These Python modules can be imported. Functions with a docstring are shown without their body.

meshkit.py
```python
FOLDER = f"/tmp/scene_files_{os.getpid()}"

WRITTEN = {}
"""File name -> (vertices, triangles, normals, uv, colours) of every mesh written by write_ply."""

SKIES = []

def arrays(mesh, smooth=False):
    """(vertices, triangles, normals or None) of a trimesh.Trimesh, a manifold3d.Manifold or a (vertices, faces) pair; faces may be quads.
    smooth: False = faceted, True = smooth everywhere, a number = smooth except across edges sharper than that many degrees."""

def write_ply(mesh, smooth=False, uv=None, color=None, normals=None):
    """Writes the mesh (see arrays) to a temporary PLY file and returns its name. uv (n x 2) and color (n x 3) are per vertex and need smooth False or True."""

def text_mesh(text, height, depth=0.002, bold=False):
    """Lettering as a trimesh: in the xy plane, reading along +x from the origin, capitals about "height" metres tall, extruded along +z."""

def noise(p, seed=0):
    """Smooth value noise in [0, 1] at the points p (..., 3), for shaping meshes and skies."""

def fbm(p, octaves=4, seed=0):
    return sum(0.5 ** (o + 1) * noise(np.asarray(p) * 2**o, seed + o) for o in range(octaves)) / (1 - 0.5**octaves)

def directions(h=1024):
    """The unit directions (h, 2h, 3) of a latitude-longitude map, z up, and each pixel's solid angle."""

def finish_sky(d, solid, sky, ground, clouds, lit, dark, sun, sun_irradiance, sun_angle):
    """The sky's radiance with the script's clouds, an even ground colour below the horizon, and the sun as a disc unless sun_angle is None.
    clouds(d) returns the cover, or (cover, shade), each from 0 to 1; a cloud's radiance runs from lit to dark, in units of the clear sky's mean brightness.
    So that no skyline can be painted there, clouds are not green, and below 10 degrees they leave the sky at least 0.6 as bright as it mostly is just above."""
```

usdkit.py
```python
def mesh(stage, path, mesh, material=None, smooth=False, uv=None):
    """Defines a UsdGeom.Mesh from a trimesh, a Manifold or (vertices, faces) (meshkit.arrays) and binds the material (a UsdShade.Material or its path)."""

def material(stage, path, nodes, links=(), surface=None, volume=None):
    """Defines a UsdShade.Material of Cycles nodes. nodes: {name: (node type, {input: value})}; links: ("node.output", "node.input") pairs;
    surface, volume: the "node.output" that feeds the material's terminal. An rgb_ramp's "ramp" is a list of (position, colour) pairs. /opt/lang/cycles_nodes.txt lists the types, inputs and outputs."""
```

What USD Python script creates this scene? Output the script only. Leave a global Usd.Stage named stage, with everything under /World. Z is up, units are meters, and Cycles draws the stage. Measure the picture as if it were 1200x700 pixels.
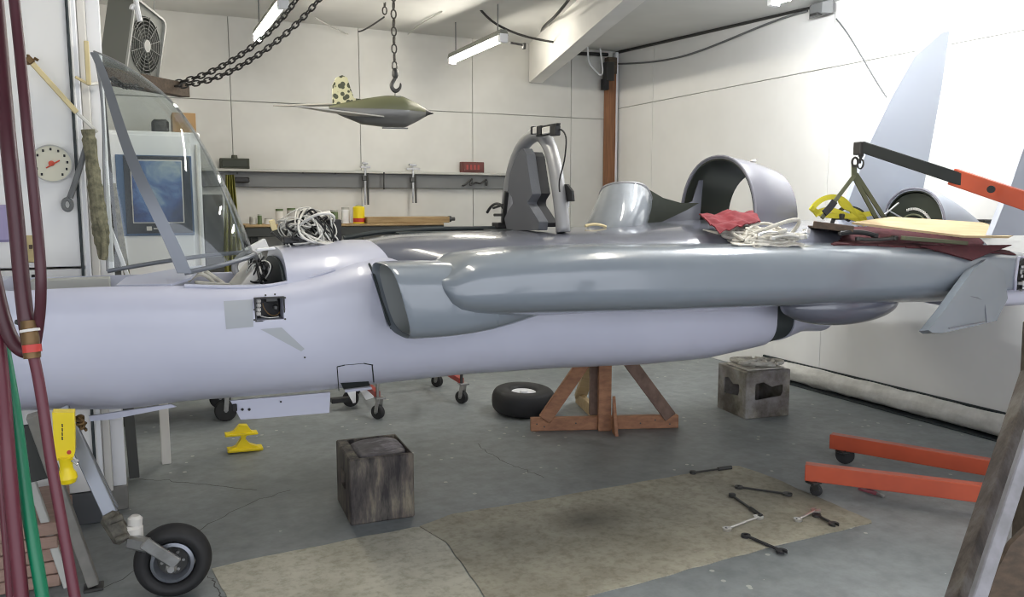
import math, random
import numpy as np, trimesh
from shapely.geometry import Polygon, Point, box as sbox
from shapely import affinity
from pxr import Usd, UsdGeom, UsdLux, UsdShade, Gf, Sdf
import usdkit, meshkit
import manifold3d as m3

stage = Usd.Stage.CreateInMemory()
UsdGeom.SetStageUpAxis(stage, UsdGeom.Tokens.z)
UsdGeom.SetStageMetersPerUnit(stage, 1.0)
UsdGeom.Xform.Define(stage, '/World')
stage.SetDefaultPrim(stage.GetPrimAtPath('/World'))
rnd = random.Random(7)
rng = np.random.default_rng(7)

# ------------------------------------------------------------------ camera, sky, exposure
FPX, EYE, YAW, PITCH = 950.0, 1.5, math.radians(25), math.atan(112 / 950)
EXPOSURE = 0.0
SKY = (0.90, 0.93, 1.0)
SKY_STRENGTH = 0.9
TUBE = 88.0
CAMP = np.array([0, 0, EYE])
CR = np.array([math.cos(YAW), -math.sin(YAW), 0])
CF = np.array([math.sin(YAW), math.cos(YAW), 0]) * math.cos(PITCH) - np.array([0, 0, math.sin(PITCH)])
CU = np.cross(CR, CF)
cam = UsdGeom.Camera.Define(stage, '/World/camera')
cam.CreateHorizontalApertureAttr(36.0)
cam.CreateVerticalApertureAttr(21.0)
cam.CreateFocalLengthAttr(36.0 * FPX / 1200)
cam.CreateClippingRangeAttr(Gf.Vec2f(0.05, 100))
cam.CreateExposureAttr(EXPOSURE)
M = Gf.Matrix4d(1)
for r_, v_ in enumerate((CR, CU, -CF, CAMP)):
    M.SetRow(r_, Gf.Vec4d(*map(float, v_), 1.0 if r_ == 3 else 0.0))
cam.AddTransformOp().Set(M)

dome = UsdLux.DomeLight.Define(stage, '/World/sky')
dome.CreateColorAttr(Gf.Vec3f(*SKY))
dome.CreateIntensityAttr(SKY_STRENGTH)

# reconstruction helpers: where the photograph's sight lines meet a plane of the room
def ray(x, y): return CF + CR * (x - 600) / FPX - CU * (y - 350) / FPX
def fl(x, y, z=0.0): d = ray(x, y); return CAMP + d * (z - EYE) / d[2]
def onY(x, y, Y): d = ray(x, y); return CAMP + d * Y / d[1]
def onX(x, y, X): d = ray(x, y); return CAMP + d * X / d[0]
def dep(x, y, t): return CAMP + ray(x, y) * t
def px(p):
    q = np.asarray(p, float) - CAMP
    return np.array([600 + FPX * (q @ CR) / (q @ CF), 350 - FPX * (q @ CU) / (q @ CF)])
def zcurve(X, Y, pts):
    """height at (X, Y) of a profile line seen in the photograph as the points pts"""
    xs, ys = zip(*pts)
    x = px((X, Y, 1.1))[0]
    for _ in range(3):
        z = onY(x, np.interp(x, xs, ys), Y)[2]
        x = px((X, Y, z))[0]
    return z

# ------------------------------------------------------------------ materials
LOOKS = '/World/Looks'
UsdGeom.Scope.Define(stage, LOOKS)
MATS = {}
def mat(name, col, rough=0.5, metal=0.0, col2=None, scale=6.0, lo=0.35, hi=0.65, detail=4, bump=0.0, bscale=60.0, coat=0.0, stretch=(1, 1, 1), spec=0.5):
    n = {'p': ('principled_bsdf', {'base_color': col, 'roughness': rough, 'metallic': metal, 'coat_weight': coat, 'coat_roughness': 0.08, 'specular_ior_level': spec})}
    l = []
    n['g'] = ('geometry', {})
    if col2 is not None:
        n['m'] = ('mapping', {'scale': stretch}); n['t'] = ('noise_texture', {'scale': scale, 'detail': detail, 'roughness': 0.6})
        n['r'] = ('rgb_ramp', {'ramp': [(lo, col), (hi, col2)]})
        l += [('g.position', 'm.vector'), ('m.vector', 't.vector'), ('t.fac', 'r.fac'), ('r.color', 'p.base_color')]
    if bump:
        n['bt'] = ('noise_texture', {'scale': bscale, 'detail': 3}); n['b'] = ('bump', {'strength': bump, 'distance': 0.01})
        l += [('g.position', 'bt.vector'), ('bt.fac', 'b.height'), ('b.normal', 'p.normal')]
    MATS[name] = usdkit.material(stage, f'{LOOKS}/{name}', n, l, surface='p.BSDF')
    return MATS[name]
def emat(name, col, strength):
    MATS[name] = usdkit.material(stage, f'{LOOKS}/{name}', {'e': ('emission', {'color': col, 'strength': strength})}, [], surface='e.emission')

mat('lavender', (0.465, 0.478, 0.58), 0.34, col2=(0.49, 0.503, 0.605), scale=2.0, coat=0.25)
mat('gloss_grey', (0.195, 0.225, 0.26), 0.22, coat=0.6, col2=(0.215, 0.245, 0.28), scale=1.5)
mat('gloss_grey_2', (0.125, 0.132, 0.165), 0.2, coat=0.6)
mat('primer_grey', (0.20, 0.20, 0.21), 0.55)
mat('patch_grey', (0.36, 0.38, 0.41), 0.5)
mat('duct_grey', (0.34, 0.36, 0.355), 0.6)
mat('black', (0.012, 0.012, 0.013), 0.5)
mat('soft_black', (0.02, 0.02, 0.022), 0.8)
mat('dark_gap', (0.02, 0.028, 0.03), 0.6)
mat('headrest_grey', (0.10, 0.104, 0.115), 0.75, bump=0.15, bscale=200)
mat('cowl_grey', (0.18, 0.18, 0.215), 0.25, coat=0.5)
mat('tube_grey', (0.28, 0.28, 0.285), 0.4, metal=0.3)
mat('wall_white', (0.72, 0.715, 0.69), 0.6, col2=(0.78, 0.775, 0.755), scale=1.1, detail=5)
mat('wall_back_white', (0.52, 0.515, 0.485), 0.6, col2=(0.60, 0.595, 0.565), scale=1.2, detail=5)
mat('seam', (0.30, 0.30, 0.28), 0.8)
mat('ceiling_white', (0.52, 0.52, 0.50), 0.7, col2=(0.60, 0.60, 0.58), scale=0.8)
mat('beam_white', (0.66, 0.65, 0.62), 0.55, col2=(0.72, 0.71, 0.68), scale=2)
mat('white_paint', (0.74, 0.745, 0.76), 0.45)
mat('orange_wood', (0.24, 0.105, 0.045), 0.6, col2=(0.16, 0.068, 0.03), scale=5, stretch=(8, 8, 0.6))
mat('stand_wood', (0.36, 0.17, 0.085), 0.65, col2=(0.23, 0.105, 0.055), scale=5, stretch=(1, 6, 6), bump=0.1)
mat('stand_wood_dark', (0.19, 0.12, 0.09), 0.7, col2=(0.12, 0.075, 0.055), scale=6, stretch=(2, 6, 2), bump=0.1)
mat('dark_wood', (0.065, 0.05, 0.036), 0.75, col2=(0.11, 0.085, 0.06), scale=6, stretch=(1.5, 6, 6), bump=0.15)
mat('brown_wood', (0.10, 0.066, 0.04), 0.7, col2=(0.06, 0.04, 0.025), scale=8, stretch=(0.8, 6, 6), bump=0.1)
mat('pale_wood', (0.55, 0.42, 0.24), 0.65, col2=(0.48, 0.35, 0.19), scale=5, stretch=(0.7, 5, 5))
mat('yellow_wood', (0.60, 0.50, 0.27), 0.6)
mat('pink_wood', (0.36, 0.24, 0.19), 0.7, col2=(0.27, 0.18, 0.14), scale=8, stretch=(1, 6, 4))
mat('shelf_wood', (0.36, 0.25, 0.12), 0.65, col2=(0.25, 0.16, 0.07), scale=8, stretch=(0.6, 5, 5))
mat('rail_grey', (0.14, 0.145, 0.145), 0.5)
mat('rail_light', (0.42, 0.42, 0.39), 0.5)
mat('bench_dark', (0.028, 0.03, 0.027), 0.6)
mat('steel', (0.42, 0.42, 0.42), 0.35, metal=0.9, col2=(0.30, 0.30, 0.29), scale=12)
mat('bright_steel', (0.75, 0.75, 0.74), 0.25, metal=0.9)
mat('dark_steel', (0.07, 0.07, 0.068), 0.45, metal=0.7)
mat('chain_steel', (0.055, 0.052, 0.048), 0.5, metal=0.5)
mat('alu', (0.22, 0.235, 0.265), 0.4, metal=0.6)
mat('leg_grey', (0.17, 0.165, 0.15), 0.6, col2=(0.23, 0.22, 0.20), scale=9)
mat('rust', (0.13, 0.12, 0.095), 0.7, col2=(0.055, 0.05, 0.04), scale=30)
mat('orange', (0.50, 0.085, 0.035), 0.4, col2=(0.42, 0.07, 0.03), scale=4, coat=0.2)
mat('hoist_black', (0.014, 0.017, 0.016), 0.35)
mat('red_frame', (0.30, 0.035, 0.025), 0.4)
mat('rubber', (0.014, 0.014, 0.015), 0.65, bump=0.1, bscale=80)
mat('yellow', (0.78, 0.60, 0.005), 0.35)
mat('hose_maroon', (0.055, 0.009, 0.016), 0.42)
mat('hose_red', (0.10, 0.013, 0.025), 0.42)
mat('hose_green', (0.0, 0.16, 0.072), 0.42)
mat('brass', (0.14, 0.085, 0.035), 0.45, metal=0.6)
mat('red_tape', (0.45, 0.03, 0.02), 0.5)
mat('navy', (0.012, 0.012, 0.03), 0.7)
mat('cardboard', (0.28, 0.175, 0.08), 0.8)
mat('brace_paint', (0.27, 0.262, 0.28), 0.6, col2=(0.19, 0.185, 0.19), scale=14)
mat('paper', (0.62, 0.60, 0.56), 0.8)
mat('red_cloth', (0.20, 0.012, 0.02), 0.9, col2=(0.15, 0.01, 0.016), scale=20)
mat('maroon_cloth', (0.085, 0.016, 0.022), 0.9, col2=(0.06, 0.012, 0.016), scale=20)
mat('rag_white', (0.60, 0.58, 0.53), 0.9, col2=(0.42, 0.40, 0.35), scale=25)
mat('cable_white', (0.62, 0.61, 0.57), 0.6)
mat('strap_yellow', (0.58, 0.52, 0.03), 0.7)
mat('strap_green', (0.10, 0.105, 0.06), 0.8)
mat('engine_dark', (0.028, 0.033, 0.022), 0.45, metal=0.3)
mat('belly_dark', (0.15, 0.15, 0.145), 0.3, metal=0.3)
mat('fin_grey', (0.36, 0.39, 0.45), 0.4)
mat('olive', (0.10, 0.105, 0.055), 0.5)
mat('fan_grey', (0.17, 0.175, 0.155), 0.6)
mat('fan_dark', (0.05, 0.052, 0.045), 0.5)
mat('sheet_white', (0.66, 0.65, 0.61), 0.4, col2=(0.50, 0.49, 0.45), scale=7, stretch=(1, 1, 1), bump=0.5, bscale=25)
mat('curtain_yellow', (0.36, 0.34, 0.075), 0.8, col2=(0.24, 0.23, 0.06), scale=5, stretch=(12, 12, 0.6))
mat('tin_grey', (0.38, 0.37, 0.34), 0.45, metal=0.2)
mat('label_green', (0.10, 0.14, 0.06), 0.6)
mat('clock_face', (0.58, 0.56, 0.44), 0.5)
mat('clock_red', (0.55, 0.06, 0.02), 0.5)
mat('switch_beige', (0.45, 0.36, 0.17), 0.6)
mat('lilac', (0.30, 0.26, 0.42), 0.6)
mat('dark_cabinet', (0.06, 0.062, 0.06), 0.6)
mat('poster_frame', (0.02, 0.028, 0.04), 0.5)
mat('poster_edge', (0.045, 0.10, 0.20), 0.5)
mat('moss_rope', (0.24, 0.22, 0.14), 0.9, col2=(0.10, 0.095, 0.06), scale=35, bump=0.4, bscale=70)
mat('box_green', (0.05, 0.055, 0.038), 0.6)
mat('box_red', (0.12, 0.035, 0.03), 0.6)
mat('kick_grey', (0.09, 0.095, 0.10), 0.6)
mat('red_plastic', (0.24, 0.06, 0.08), 0.5)
mat('cable_black', (0.012, 0.012, 0.012), 0.6)
mat('clear_cover', (0.33, 0.36, 0.39), 0.14, metal=0.2, coat=0.4, col2=(0.27, 0.29, 0.32), scale=3)
emat('tube_light', (1.0, 0.94, 0.82), TUBE)
emat('tube_light_bright', (0.96, 0.98, 1.0), TUBE * 3.5)

# painted concrete floor: grey paint, scuffs, chips of bare white
usdkit.material(stage, f'{LOOKS}/floor_paint', {
    'g': ('geometry', {}), 'n1': ('noise_texture', {'scale': 0.9, 'detail': 6, 'roughness': 0.62}), 'n2': ('noise_texture', {'scale': 9.0, 'detail': 5, 'roughness': 0.7}),
    'r1': ('rgb_ramp', {'ramp': [(0.36, (0.165, 0.183, 0.188)), (0.62, (0.262, 0.282, 0.285))]}),
    'r2': ('rgb_ramp', {'ramp': [(0.35, (0.72, 0.72, 0.71)), (0.62, (1.05, 1.05, 1.05))]}),
    'mu': ('mix_color', {'blend_type': 'multiply', 'fac': 0.8}),
    'v': ('voronoi_texture', {'scale': 11.0, 'randomness': 1.0}), 'lt': ('math', {'math_type': 'less_than', 'value2': 0.12}),
    'n3': ('noise_texture', {'scale': 1.6, 'detail': 2}), 'gt': ('math', {'math_type': 'greater_than', 'value2': 0.54}), 'an': ('math', {'math_type': 'multiply'}),
    'mx': ('mix_color', {'blend_type': 'mix', 'b': (0.42, 0.42, 0.39)}),
    'rr': ('rgb_ramp', {'ramp': [(0.3, (0.38, 0.38, 0.38)), (0.7, (0.6, 0.6, 0.6))]}),
    'b': ('bump', {'strength': 0.15, 'distance': 0.01}), 'p': ('principled_bsdf', {})},
    [('g.position', 'n1.vector'), ('g.position', 'n2.vector'), ('g.position', 'v.vector'), ('g.position', 'n3.vector'), ('n1.fac', 'r1.fac'), ('n2.fac', 'r2.fac'),
     ('r1.color', 'mu.a'), ('r2.color', 'mu.b'), ('v.distance', 'lt.value1'), ('n3.fac', 'gt.value1'), ('lt.value', 'an.value1'), ('gt.value', 'an.value2'),
     ('an.value', 'mx.fac'), ('mu.result', 'mx.a'), ('mx.result', 'p.base_color'), ('n1.fac', 'rr.fac'), ('rr.color', 'p.roughness'), ('n2.fac', 'b.height'), ('b.normal', 'p.normal')], surface='p.BSDF')
# stained hardboard sheets
def sheet_mat(name, a, b):
    s1, s2 = fl(690, 610), fl(960, 580)
    usdkit.material(stage, f'{LOOKS}/{name}', {
        'g': ('geometry', {}), 'n1': ('noise_texture', {'scale': 2.2, 'detail': 6, 'roughness': 0.65}), 'n2': ('noise_texture', {'scale': 22.0, 'detail': 4, 'roughness': 0.7}),
        'r1': ('rgb_ramp', {'ramp': [(0.32, a), (0.62, b)]}), 'r2': ('rgb_ramp', {'ramp': [(0.33, (0.62, 0.6, 0.56)), (0.55, (1, 1, 1))]}),
        'mu': ('mix_color', {'blend_type': 'multiply', 'fac': 0.7}),
        'd1': ('mapping', {'location': (-s1[0] * 4, -s1[1] * 5, 0), 'scale': (4, 5, 1)}), 'sp1': ('gradient_texture', {'gradient_type': 'spherical'}),
        'd2': ('mapping', {'location': (-s2[0] * 3.4, -s2[1] * 3.2, 0), 'scale': (3.4, 3.2, 1)}), 'sp2': ('gradient_texture', {'gradient_type': 'spherical'}),
        'ad': ('math', {'math_type': 'add', 'use_clamp': True}), 'mn': ('math', {'math_type': 'multiply'}), 'mm': ('math', {'math_type': 'multiply', 'value2': 1.5, 'use_clamp': True}),
        'mx': ('mix_color', {'blend_type': 'mix', 'b': (0.06, 0.052, 0.04)}), 'p': ('principled_bsdf', {'roughness': 0.75})},
        [('g.position', 'n1.vector'), ('g.position', 'n2.vector'), ('n1.fac', 'r1.fac'), ('n2.fac', 'r2.fac'), ('r1.color', 'mu.a'), ('r2.color', 'mu.b'),
         ('g.position', 'd1.vector'), ('d1.vector', 'sp1.vector'), ('g.position', 'd2.vector'), ('d2.vector', 'sp2.vector'), ('sp1.fac', 'ad.value1'), ('sp2.fac', 'ad.value2'),
         ('ad.value', 'mn.value1'), ('n1.fac', 'mn.value2'), ('mn.value', 'mm.value1'), ('mm.value', 'mx.fac'), ('mu.result', 'mx.a'), ('mx.result', 'p.base_color')], surface='p.BSDF')
sheet_mat('sheet_a', (0.40, 0.38, 0.30), (0.54, 0.52, 0.43))
sheet_mat('sheet_b', (0.25, 0.23, 0.175), (0.40, 0.375, 0.295))
# canopy plexiglass and poster glass
def pane_mat(name, tint, k):
    usdkit.material(stage, f'{LOOKS}/{name}', {'f': ('layer_weight', {'blend': 0.5}), 'pw': ('math', {'math_type': 'power', 'value2': 4.0}), 'mu': ('math', {'math_type': 'multiply_add', 'value2': 0.7 * k, 'value3': 0.03, 'use_clamp': True}), 't': ('transparent_bsdf', {'color': tint}),
        'g': ('glossy_bsdf', {'roughness': 0.03, 'color': (0.95, 0.96, 1)}), 'm': ('mix_closure', {})},
        [('f.facing', 'pw.value1'), ('pw.value', 'mu.value1'), ('mu.value', 'm.fac'), ('t.BSDF', 'm.closure1'), ('g.BSDF', 'm.closure2')], surface='m.closure')
pane_mat('plexi', (0.90, 0.92, 0.92), 1.0)
def spot_mat(name, a, b, scale, thr, rough=0.6, metal=0.0, c=None):
    n = {'g': ('geometry', {}), 'v': ('voronoi_texture', {'scale': scale}), 'r': ('rgb_ramp', {'ramp': [(thr - 0.04, b), (thr + 0.04, a)]}), 'p': ('principled_bsdf', {'roughness': rough, 'metallic': metal})}
    usdkit.material(stage, f'{LOOKS}/{name}', n, [('g.position', 'v.vector'), ('v.distance', 'r.fac'), ('r.color', 'p.base_color')], surface='p.BSDF')
spot_mat('fin_spots', (0.50, 0.48, 0.30), (0.05, 0.055, 0.03), 26, 0.5)
# poster print: blues with pale flecks
usdkit.material(stage, f'{LOOKS}/poster_print', {'g': ('geometry', {}), 'n': ('noise_texture', {'scale': 3.2, 'detail': 5, 'roughness': 0.65, 'distortion': 0.6}),
    'r': ('rgb_ramp', {'ramp': [(0.3, (0.01, 0.02, 0.07)), (0.48, (0.03, 0.07, 0.22)), (0.58, (0.07, 0.15, 0.33)), (0.72, (0.30, 0.38, 0.42))]}), 'p': ('principled_bsdf', {'roughness': 0.25})},
    [('g.position', 'n.vector'), ('n.fac', 'r.fac'), ('r.color', 'p.base_color')], surface='p.BSDF')
# blackened, streaked wooden block faces
def streak_mat(name, a, b, c, scale=9, st=(1.6, 1.6, 0.35), metal=0.0, rough=0.7):
    usdkit.material(stage, f'{LOOKS}/{name}', {'g': ('geometry', {}), 'm': ('mapping', {'scale': st}), 'n': ('noise_texture', {'scale': scale, 'detail': 5, 'roughness': 0.7}), 'n2': ('noise_texture', {'scale': 4.5, 'detail': 3}),
        'r': ('rgb_ramp', {'ramp': [(0.36, a), (0.5, b), (0.64, c)]}), 'r2': ('rgb_ramp', {'ramp': [(0.4, (0.55, 0.52, 0.58)), (0.6, (1, 1, 1))]}), 'mu': ('mix_color', {'blend_type': 'multiply', 'fac': 0.9}),
        'b': ('bump', {'strength': 0.2, 'distance': 0.01}), 'p': ('principled_bsdf', {'roughness': rough, 'metallic': metal})},
        [('g.position', 'm.vector'), ('m.vector', 'n.vector'), ('g.position', 'n2.vector'), ('n.fac', 'r.fac'), ('n2.fac', 'r2.fac'), ('r.color', 'mu.a'), ('r2.color', 'mu.b'), ('mu.result', 'p.base_color'), ('n.fac', 'b.height'), ('b.normal', 'p.normal')], surface='p.BSDF')
streak_mat('block_side', (0.03, 0.026, 0.026), (0.10, 0.088, 0.075), (0.23, 0.20, 0.145))
streak_mat('block_top', (0.035, 0.03, 0.042), (0.085, 0.075, 0.10), (0.40, 0.38, 0.42), scale=4, st=(1, 2, 1), rough=0.45)
streak_mat('box_metal', (0.15, 0.135, 0.10), (0.27, 0.25, 0.21), (0.38, 0.37, 0.34), scale=5, st=(1, 1, 1), metal=0.35, rough=0.5)
streak_mat('post_weathered', (0.075, 0.06, 0.045), (0.15, 0.125, 0.095), (0.23, 0.21, 0.18), scale=8, st=(2, 2, 0.4))

def MT(n): return UsdShade.Material.Get(stage, f'{LOOKS}/{n}')

# ------------------------------------------------------------------ mesh helpers
cat = trimesh.util.concatenate
V = lambda *a: np.array(a, float)
def nrm(v): v = np.asarray(v, float); return v / max(np.linalg.norm(v), 1e-12)
def frame(o, x, y):
    x = nrm(x); y = nrm(np.asarray(y, float) - x * np.dot(x, y)); z = np.cross(x, y)
    T = np.eye(4); T[:3, 0], T[:3, 1], T[:3, 2], T[:3, 3] = x, y, z, o
    return T
def bx(c, s, rz=0.0, T=None, bev=0.004):
    """a box with chamfered edges, centre c, size s"""
    h = np.array(s, float) / 2; b = min(bev, h.min() * 0.45)
    pts = []
    for sx in (-1, 1):
        for sy in (-1, 1):
            for sz in (-1, 1):
                q = np.array([sx, sy, sz]) * h
                for k in range(3):
                    e = np.array([sx, sy, sz], float) * b; e[k] = 0
                    pts.append(q - e)
    m = trimesh.convex.convex_hull(np.array(pts))
    if rz: m.apply_transform(trimesh.transformations.rotation_matrix(rz, [0, 0, 1]))
    if T is not None: m.apply_transform(T)
    m.apply_translation(c)
    return m
def bar(p0, p1, w, h, up=(0, 0, 1), bev=0.003):
    """a bar of section w (sideways) x h (along up) from p0 to p1"""
    p0, p1 = np.asarray(p0, float), np.asarray(p1, float)
    T = frame((0, 0, 0), p1 - p0, up)
    m = bx((0, 0, 0), (np.linalg.norm(p1 - p0), h, w), bev=bev)
    m.apply_transform(T); m.apply_translation((p0 + p1) / 2)
    return m
def smooth_path(pts, n=40):
    from scipy.interpolate import CubicSpline
    pts = np.asarray(pts, float)
    if len(pts) < 3: return np.linspace(pts[0], pts[-1], n)
    d = np.r_[0, np.cumsum(np.linalg.norm(np.diff(pts, axis=0), axis=1))]
    return CubicSpline(d, pts)(np.linspace(0, d[-1], n))
def loft(rings, cap=True, closed=False):
    R = np.array(rings, float); k, n = R.shape[:2]
    v = R.reshape(-1, 3); f = []
    for i in range(k if closed else k - 1):
        j = (i + 1) % k
        a = np.arange(n); b = (a + 1) % n
        f += np.stack([i * n + a, i * n + b, j * n + b], 1).tolist() + np.stack([i * n + a, j * n + b, j * n + a], 1).tolist()
    if cap and not closed:
        c0, c1 = len(v), len(v) + 1
        v = np.vstack([v, R[0].mean(0), R[-1].mean(0)])
        for a in range(n):
            b = (a + 1) % n
            f.append([c0, b, a]); f.append([c1, (k - 1) * n + a, (k - 1) * n + b])
    m = trimesh.Trimesh(v, f, process=False)
    if m.volume < 0: m.invert()
    return m
def tube(path, r, n=10, closed=False):
    P = np.asarray(path, float); k = len(P)
    rr = np.full(k, r) if np.ndim(r) == 0 else np.asarray(r, float)
    t = np.gradient(P, axis=0) if not closed else np.roll(P, -1, 0) - np.roll(P, 1, 0)
    t /= np.maximum(np.linalg.norm(t, axis=1, keepdims=True), 1e-12)
    u = np.cross(t[0], (0, 0, 1) if abs(t[0][2]) < 0.9 else (1, 0, 0)); u = nrm(u)
    a = np.linspace(0, 2 * np.pi, n, endpoint=False); rings = []
    for i in range(k):
        u = nrm(u - t[i] * (u @ t[i])); w = np.cross(t[i], u)
        rings.append(P[i] + rr[i] * (np.cos(a)[:, None] * u + np.sin(a)[:, None] * w))
    return loft(rings, cap=not closed, closed=closed)
def rod(p0, p1, r, n=12): return tube([p0, p1], r, n)
def lathe(profile, o=(0, 0, 0), axis=(0, 0, 1), n=40, cap=True):
    """profile: (radius, height along axis) pairs"""
    ax = nrm(axis); u = nrm(np.cross(ax, (1, 0, 0) if abs(ax[0]) < 0.9 else (0, 1, 0))); w = np.cross(ax, u)
    a = np.linspace(0, 2 * np.pi, n, endpoint=False); d = np.cos(a)[:, None] * u + np.sin(a)[:, None] * w
    return loft([np.asarray(o, float) + ax * h + d * max(r, 1e-4) for r, h in profile], cap=cap)
def lathe_closed(profile, o, axis, n=40):
    ax = nrm(axis); u = nrm(np.cross(ax, (1, 0, 0) if abs(ax[0]) < 0.9 else (0, 1, 0))); w = np.cross(ax, u)
    a = np.linspace(0, 2 * np.pi, n, endpoint=False); d = np.cos(a)[:, None] * u + np.sin(a)[:, None] * w
    m = loft([np.asarray(o, float) + ax * h + d * r for r, h in profile], closed=True)
    if m.volume < 0: m.invert()
    return m
def ext(poly, th, T):
    m = trimesh.creation.extrude_polygon(poly if not isinstance(poly, (list, np.ndarray)) else Polygon(poly), th, engine='earcut')
    m.apply_transform(T); return m
def ext_world(pts, n, th):
    """an outline given as points of space, lying near one plane, thickened by th along n"""
    P = np.asarray(pts, float); n = nrm(n); x = nrm(P[1] - P[0]); x = nrm(x - n * (x @ n)); y = np.cross(n, x); o = P[0]
    q = [((p - o) @ x, (p - o) @ y) for p in P]
    T = np.eye(4); T[:3, 0], T[:3, 1], T[:3, 2], T[:3, 3] = x, y, n, o
    return ext(Polygon(q).buffer(0), th, T)
def man(m): return m3.Manifold(m3.Mesh(np.asarray(m.vertices, np.float32), np.asarray(m.faces, np.uint32)))
def unman(m):
    q = m.to_mesh(); return trimesh.Trimesh(q.vert_properties[:, :3], q.tri_verts, process=False)
def weld(m): m = m.copy(); m.merge_vertices(); return m
def superring(X, yc, zc, hy, hz, p=2.6, n=56, hz_low=None, plow=None):
    a = np.linspace(0, 2 * np.pi, n, endpoint=False); c, s = np.cos(a), np.sin(a)
    p = np.where(s > 0, p, plow or p)
    y = yc + hy * np.sign(c) * np.abs(c) ** (2 / p); lo = hz if hz_low is None else hz_low
    z = zc + np.where(s > 0, hz, lo) * np.sign(s) * np.abs(s) ** (2 / p)
    return np.stack([np.full(n, X), y, z], 1)

def shell(grid, t):
    k, n = grid.shape[:2]; d1 = np.gradient(grid, axis=0); d2 = np.gradient(grid, axis=1); nn = np.cross(d1, d2); nn /= np.maximum(np.linalg.norm(nn, axis=2, keepdims=True), 1e-9)
    g2 = grid - nn * t; v = np.vstack([grid.reshape(-1, 3), g2.reshape(-1, 3)]); f = []; o = k * n
    for i in range(k - 1):
        for j in range(n - 1):
            a = i * n + j; q = [a, a + 1, a + n + 1, a + n]
            f += [[q[0], q[1], q[2]], [q[0], q[2], q[3]], [o + q[2], o + q[1], o + q[0]], [o + q[3], o + q[2], o + q[0]]]
    bd = [(i * n, (i + 1) * n) for i in range(k - 1)] + [((i + 1) * n + n - 1, i * n + n - 1) for i in range(k - 1)] + [(j + 1, j) for j in range(n - 1)] + [((k - 1) * n + j, (k - 1) * n + j + 1) for j in range(n - 1)]
    for a, b_ in bd: f += [[a, b_, o + b_], [a, o + b_, o + a]]
    m = trimesh.Trimesh(v, f, process=False)
    if m.volume < 0: m.invert()
    return m

# ------------------------------------------------------------------ scene helpers
USED, BASE = {}, {}
def numbered(path):
    k = USED.get(path, -1) + 1; USED[path] = k
    return path if k == 0 else f'{path}_{k:03d}'
def tag(p, label=None, cat_=None, group=None, kind=None):
    for k, v in (('label', label), ('category', cat_), ('group', group), ('kind', kind)):
        if v: p.SetCustomDataByKey(k, v)
    return p
def thing(name, label, cat_, loc=(0, 0, 0), group=None, rotz=0.0, kind=None):
    path = numbered('/World/' + name); x = UsdGeom.Xform.Define(stage, path)
    x.AddTranslateOp().Set(Gf.Vec3d(*map(float, loc))); x.AddRotateZOp().Set(math.degrees(rotz))
    BASE[path] = np.asarray(loc, float)
    return tag(x.GetPrim(), label, cat_, group, kind)
def obj(name, mesh, m, parent=None, smooth=30, label=None, kind=None):
    """one Mesh prim; geometry is given in world places and moved into its thing's frame"""
    base = '/World' if parent is None else str(parent.GetPath())
    path = numbered(f'{base}/{name}'); root = base
    mesh = weld(cat(mesh) if isinstance(mesh, (list, tuple)) else mesh)
    while root not in BASE and root != '/World' and root: root = root.rsplit('/', 1)[0]
    if root in BASE: mesh.apply_translation(-BASE[root])
    p = usdkit.mesh(stage, path, mesh, MT(m), smooth=smooth).GetPrim()
    if label: p.SetCustomDataByKey('label', label)
    if kind: p.SetCustomDataByKey('kind', kind)
    return p
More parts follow.
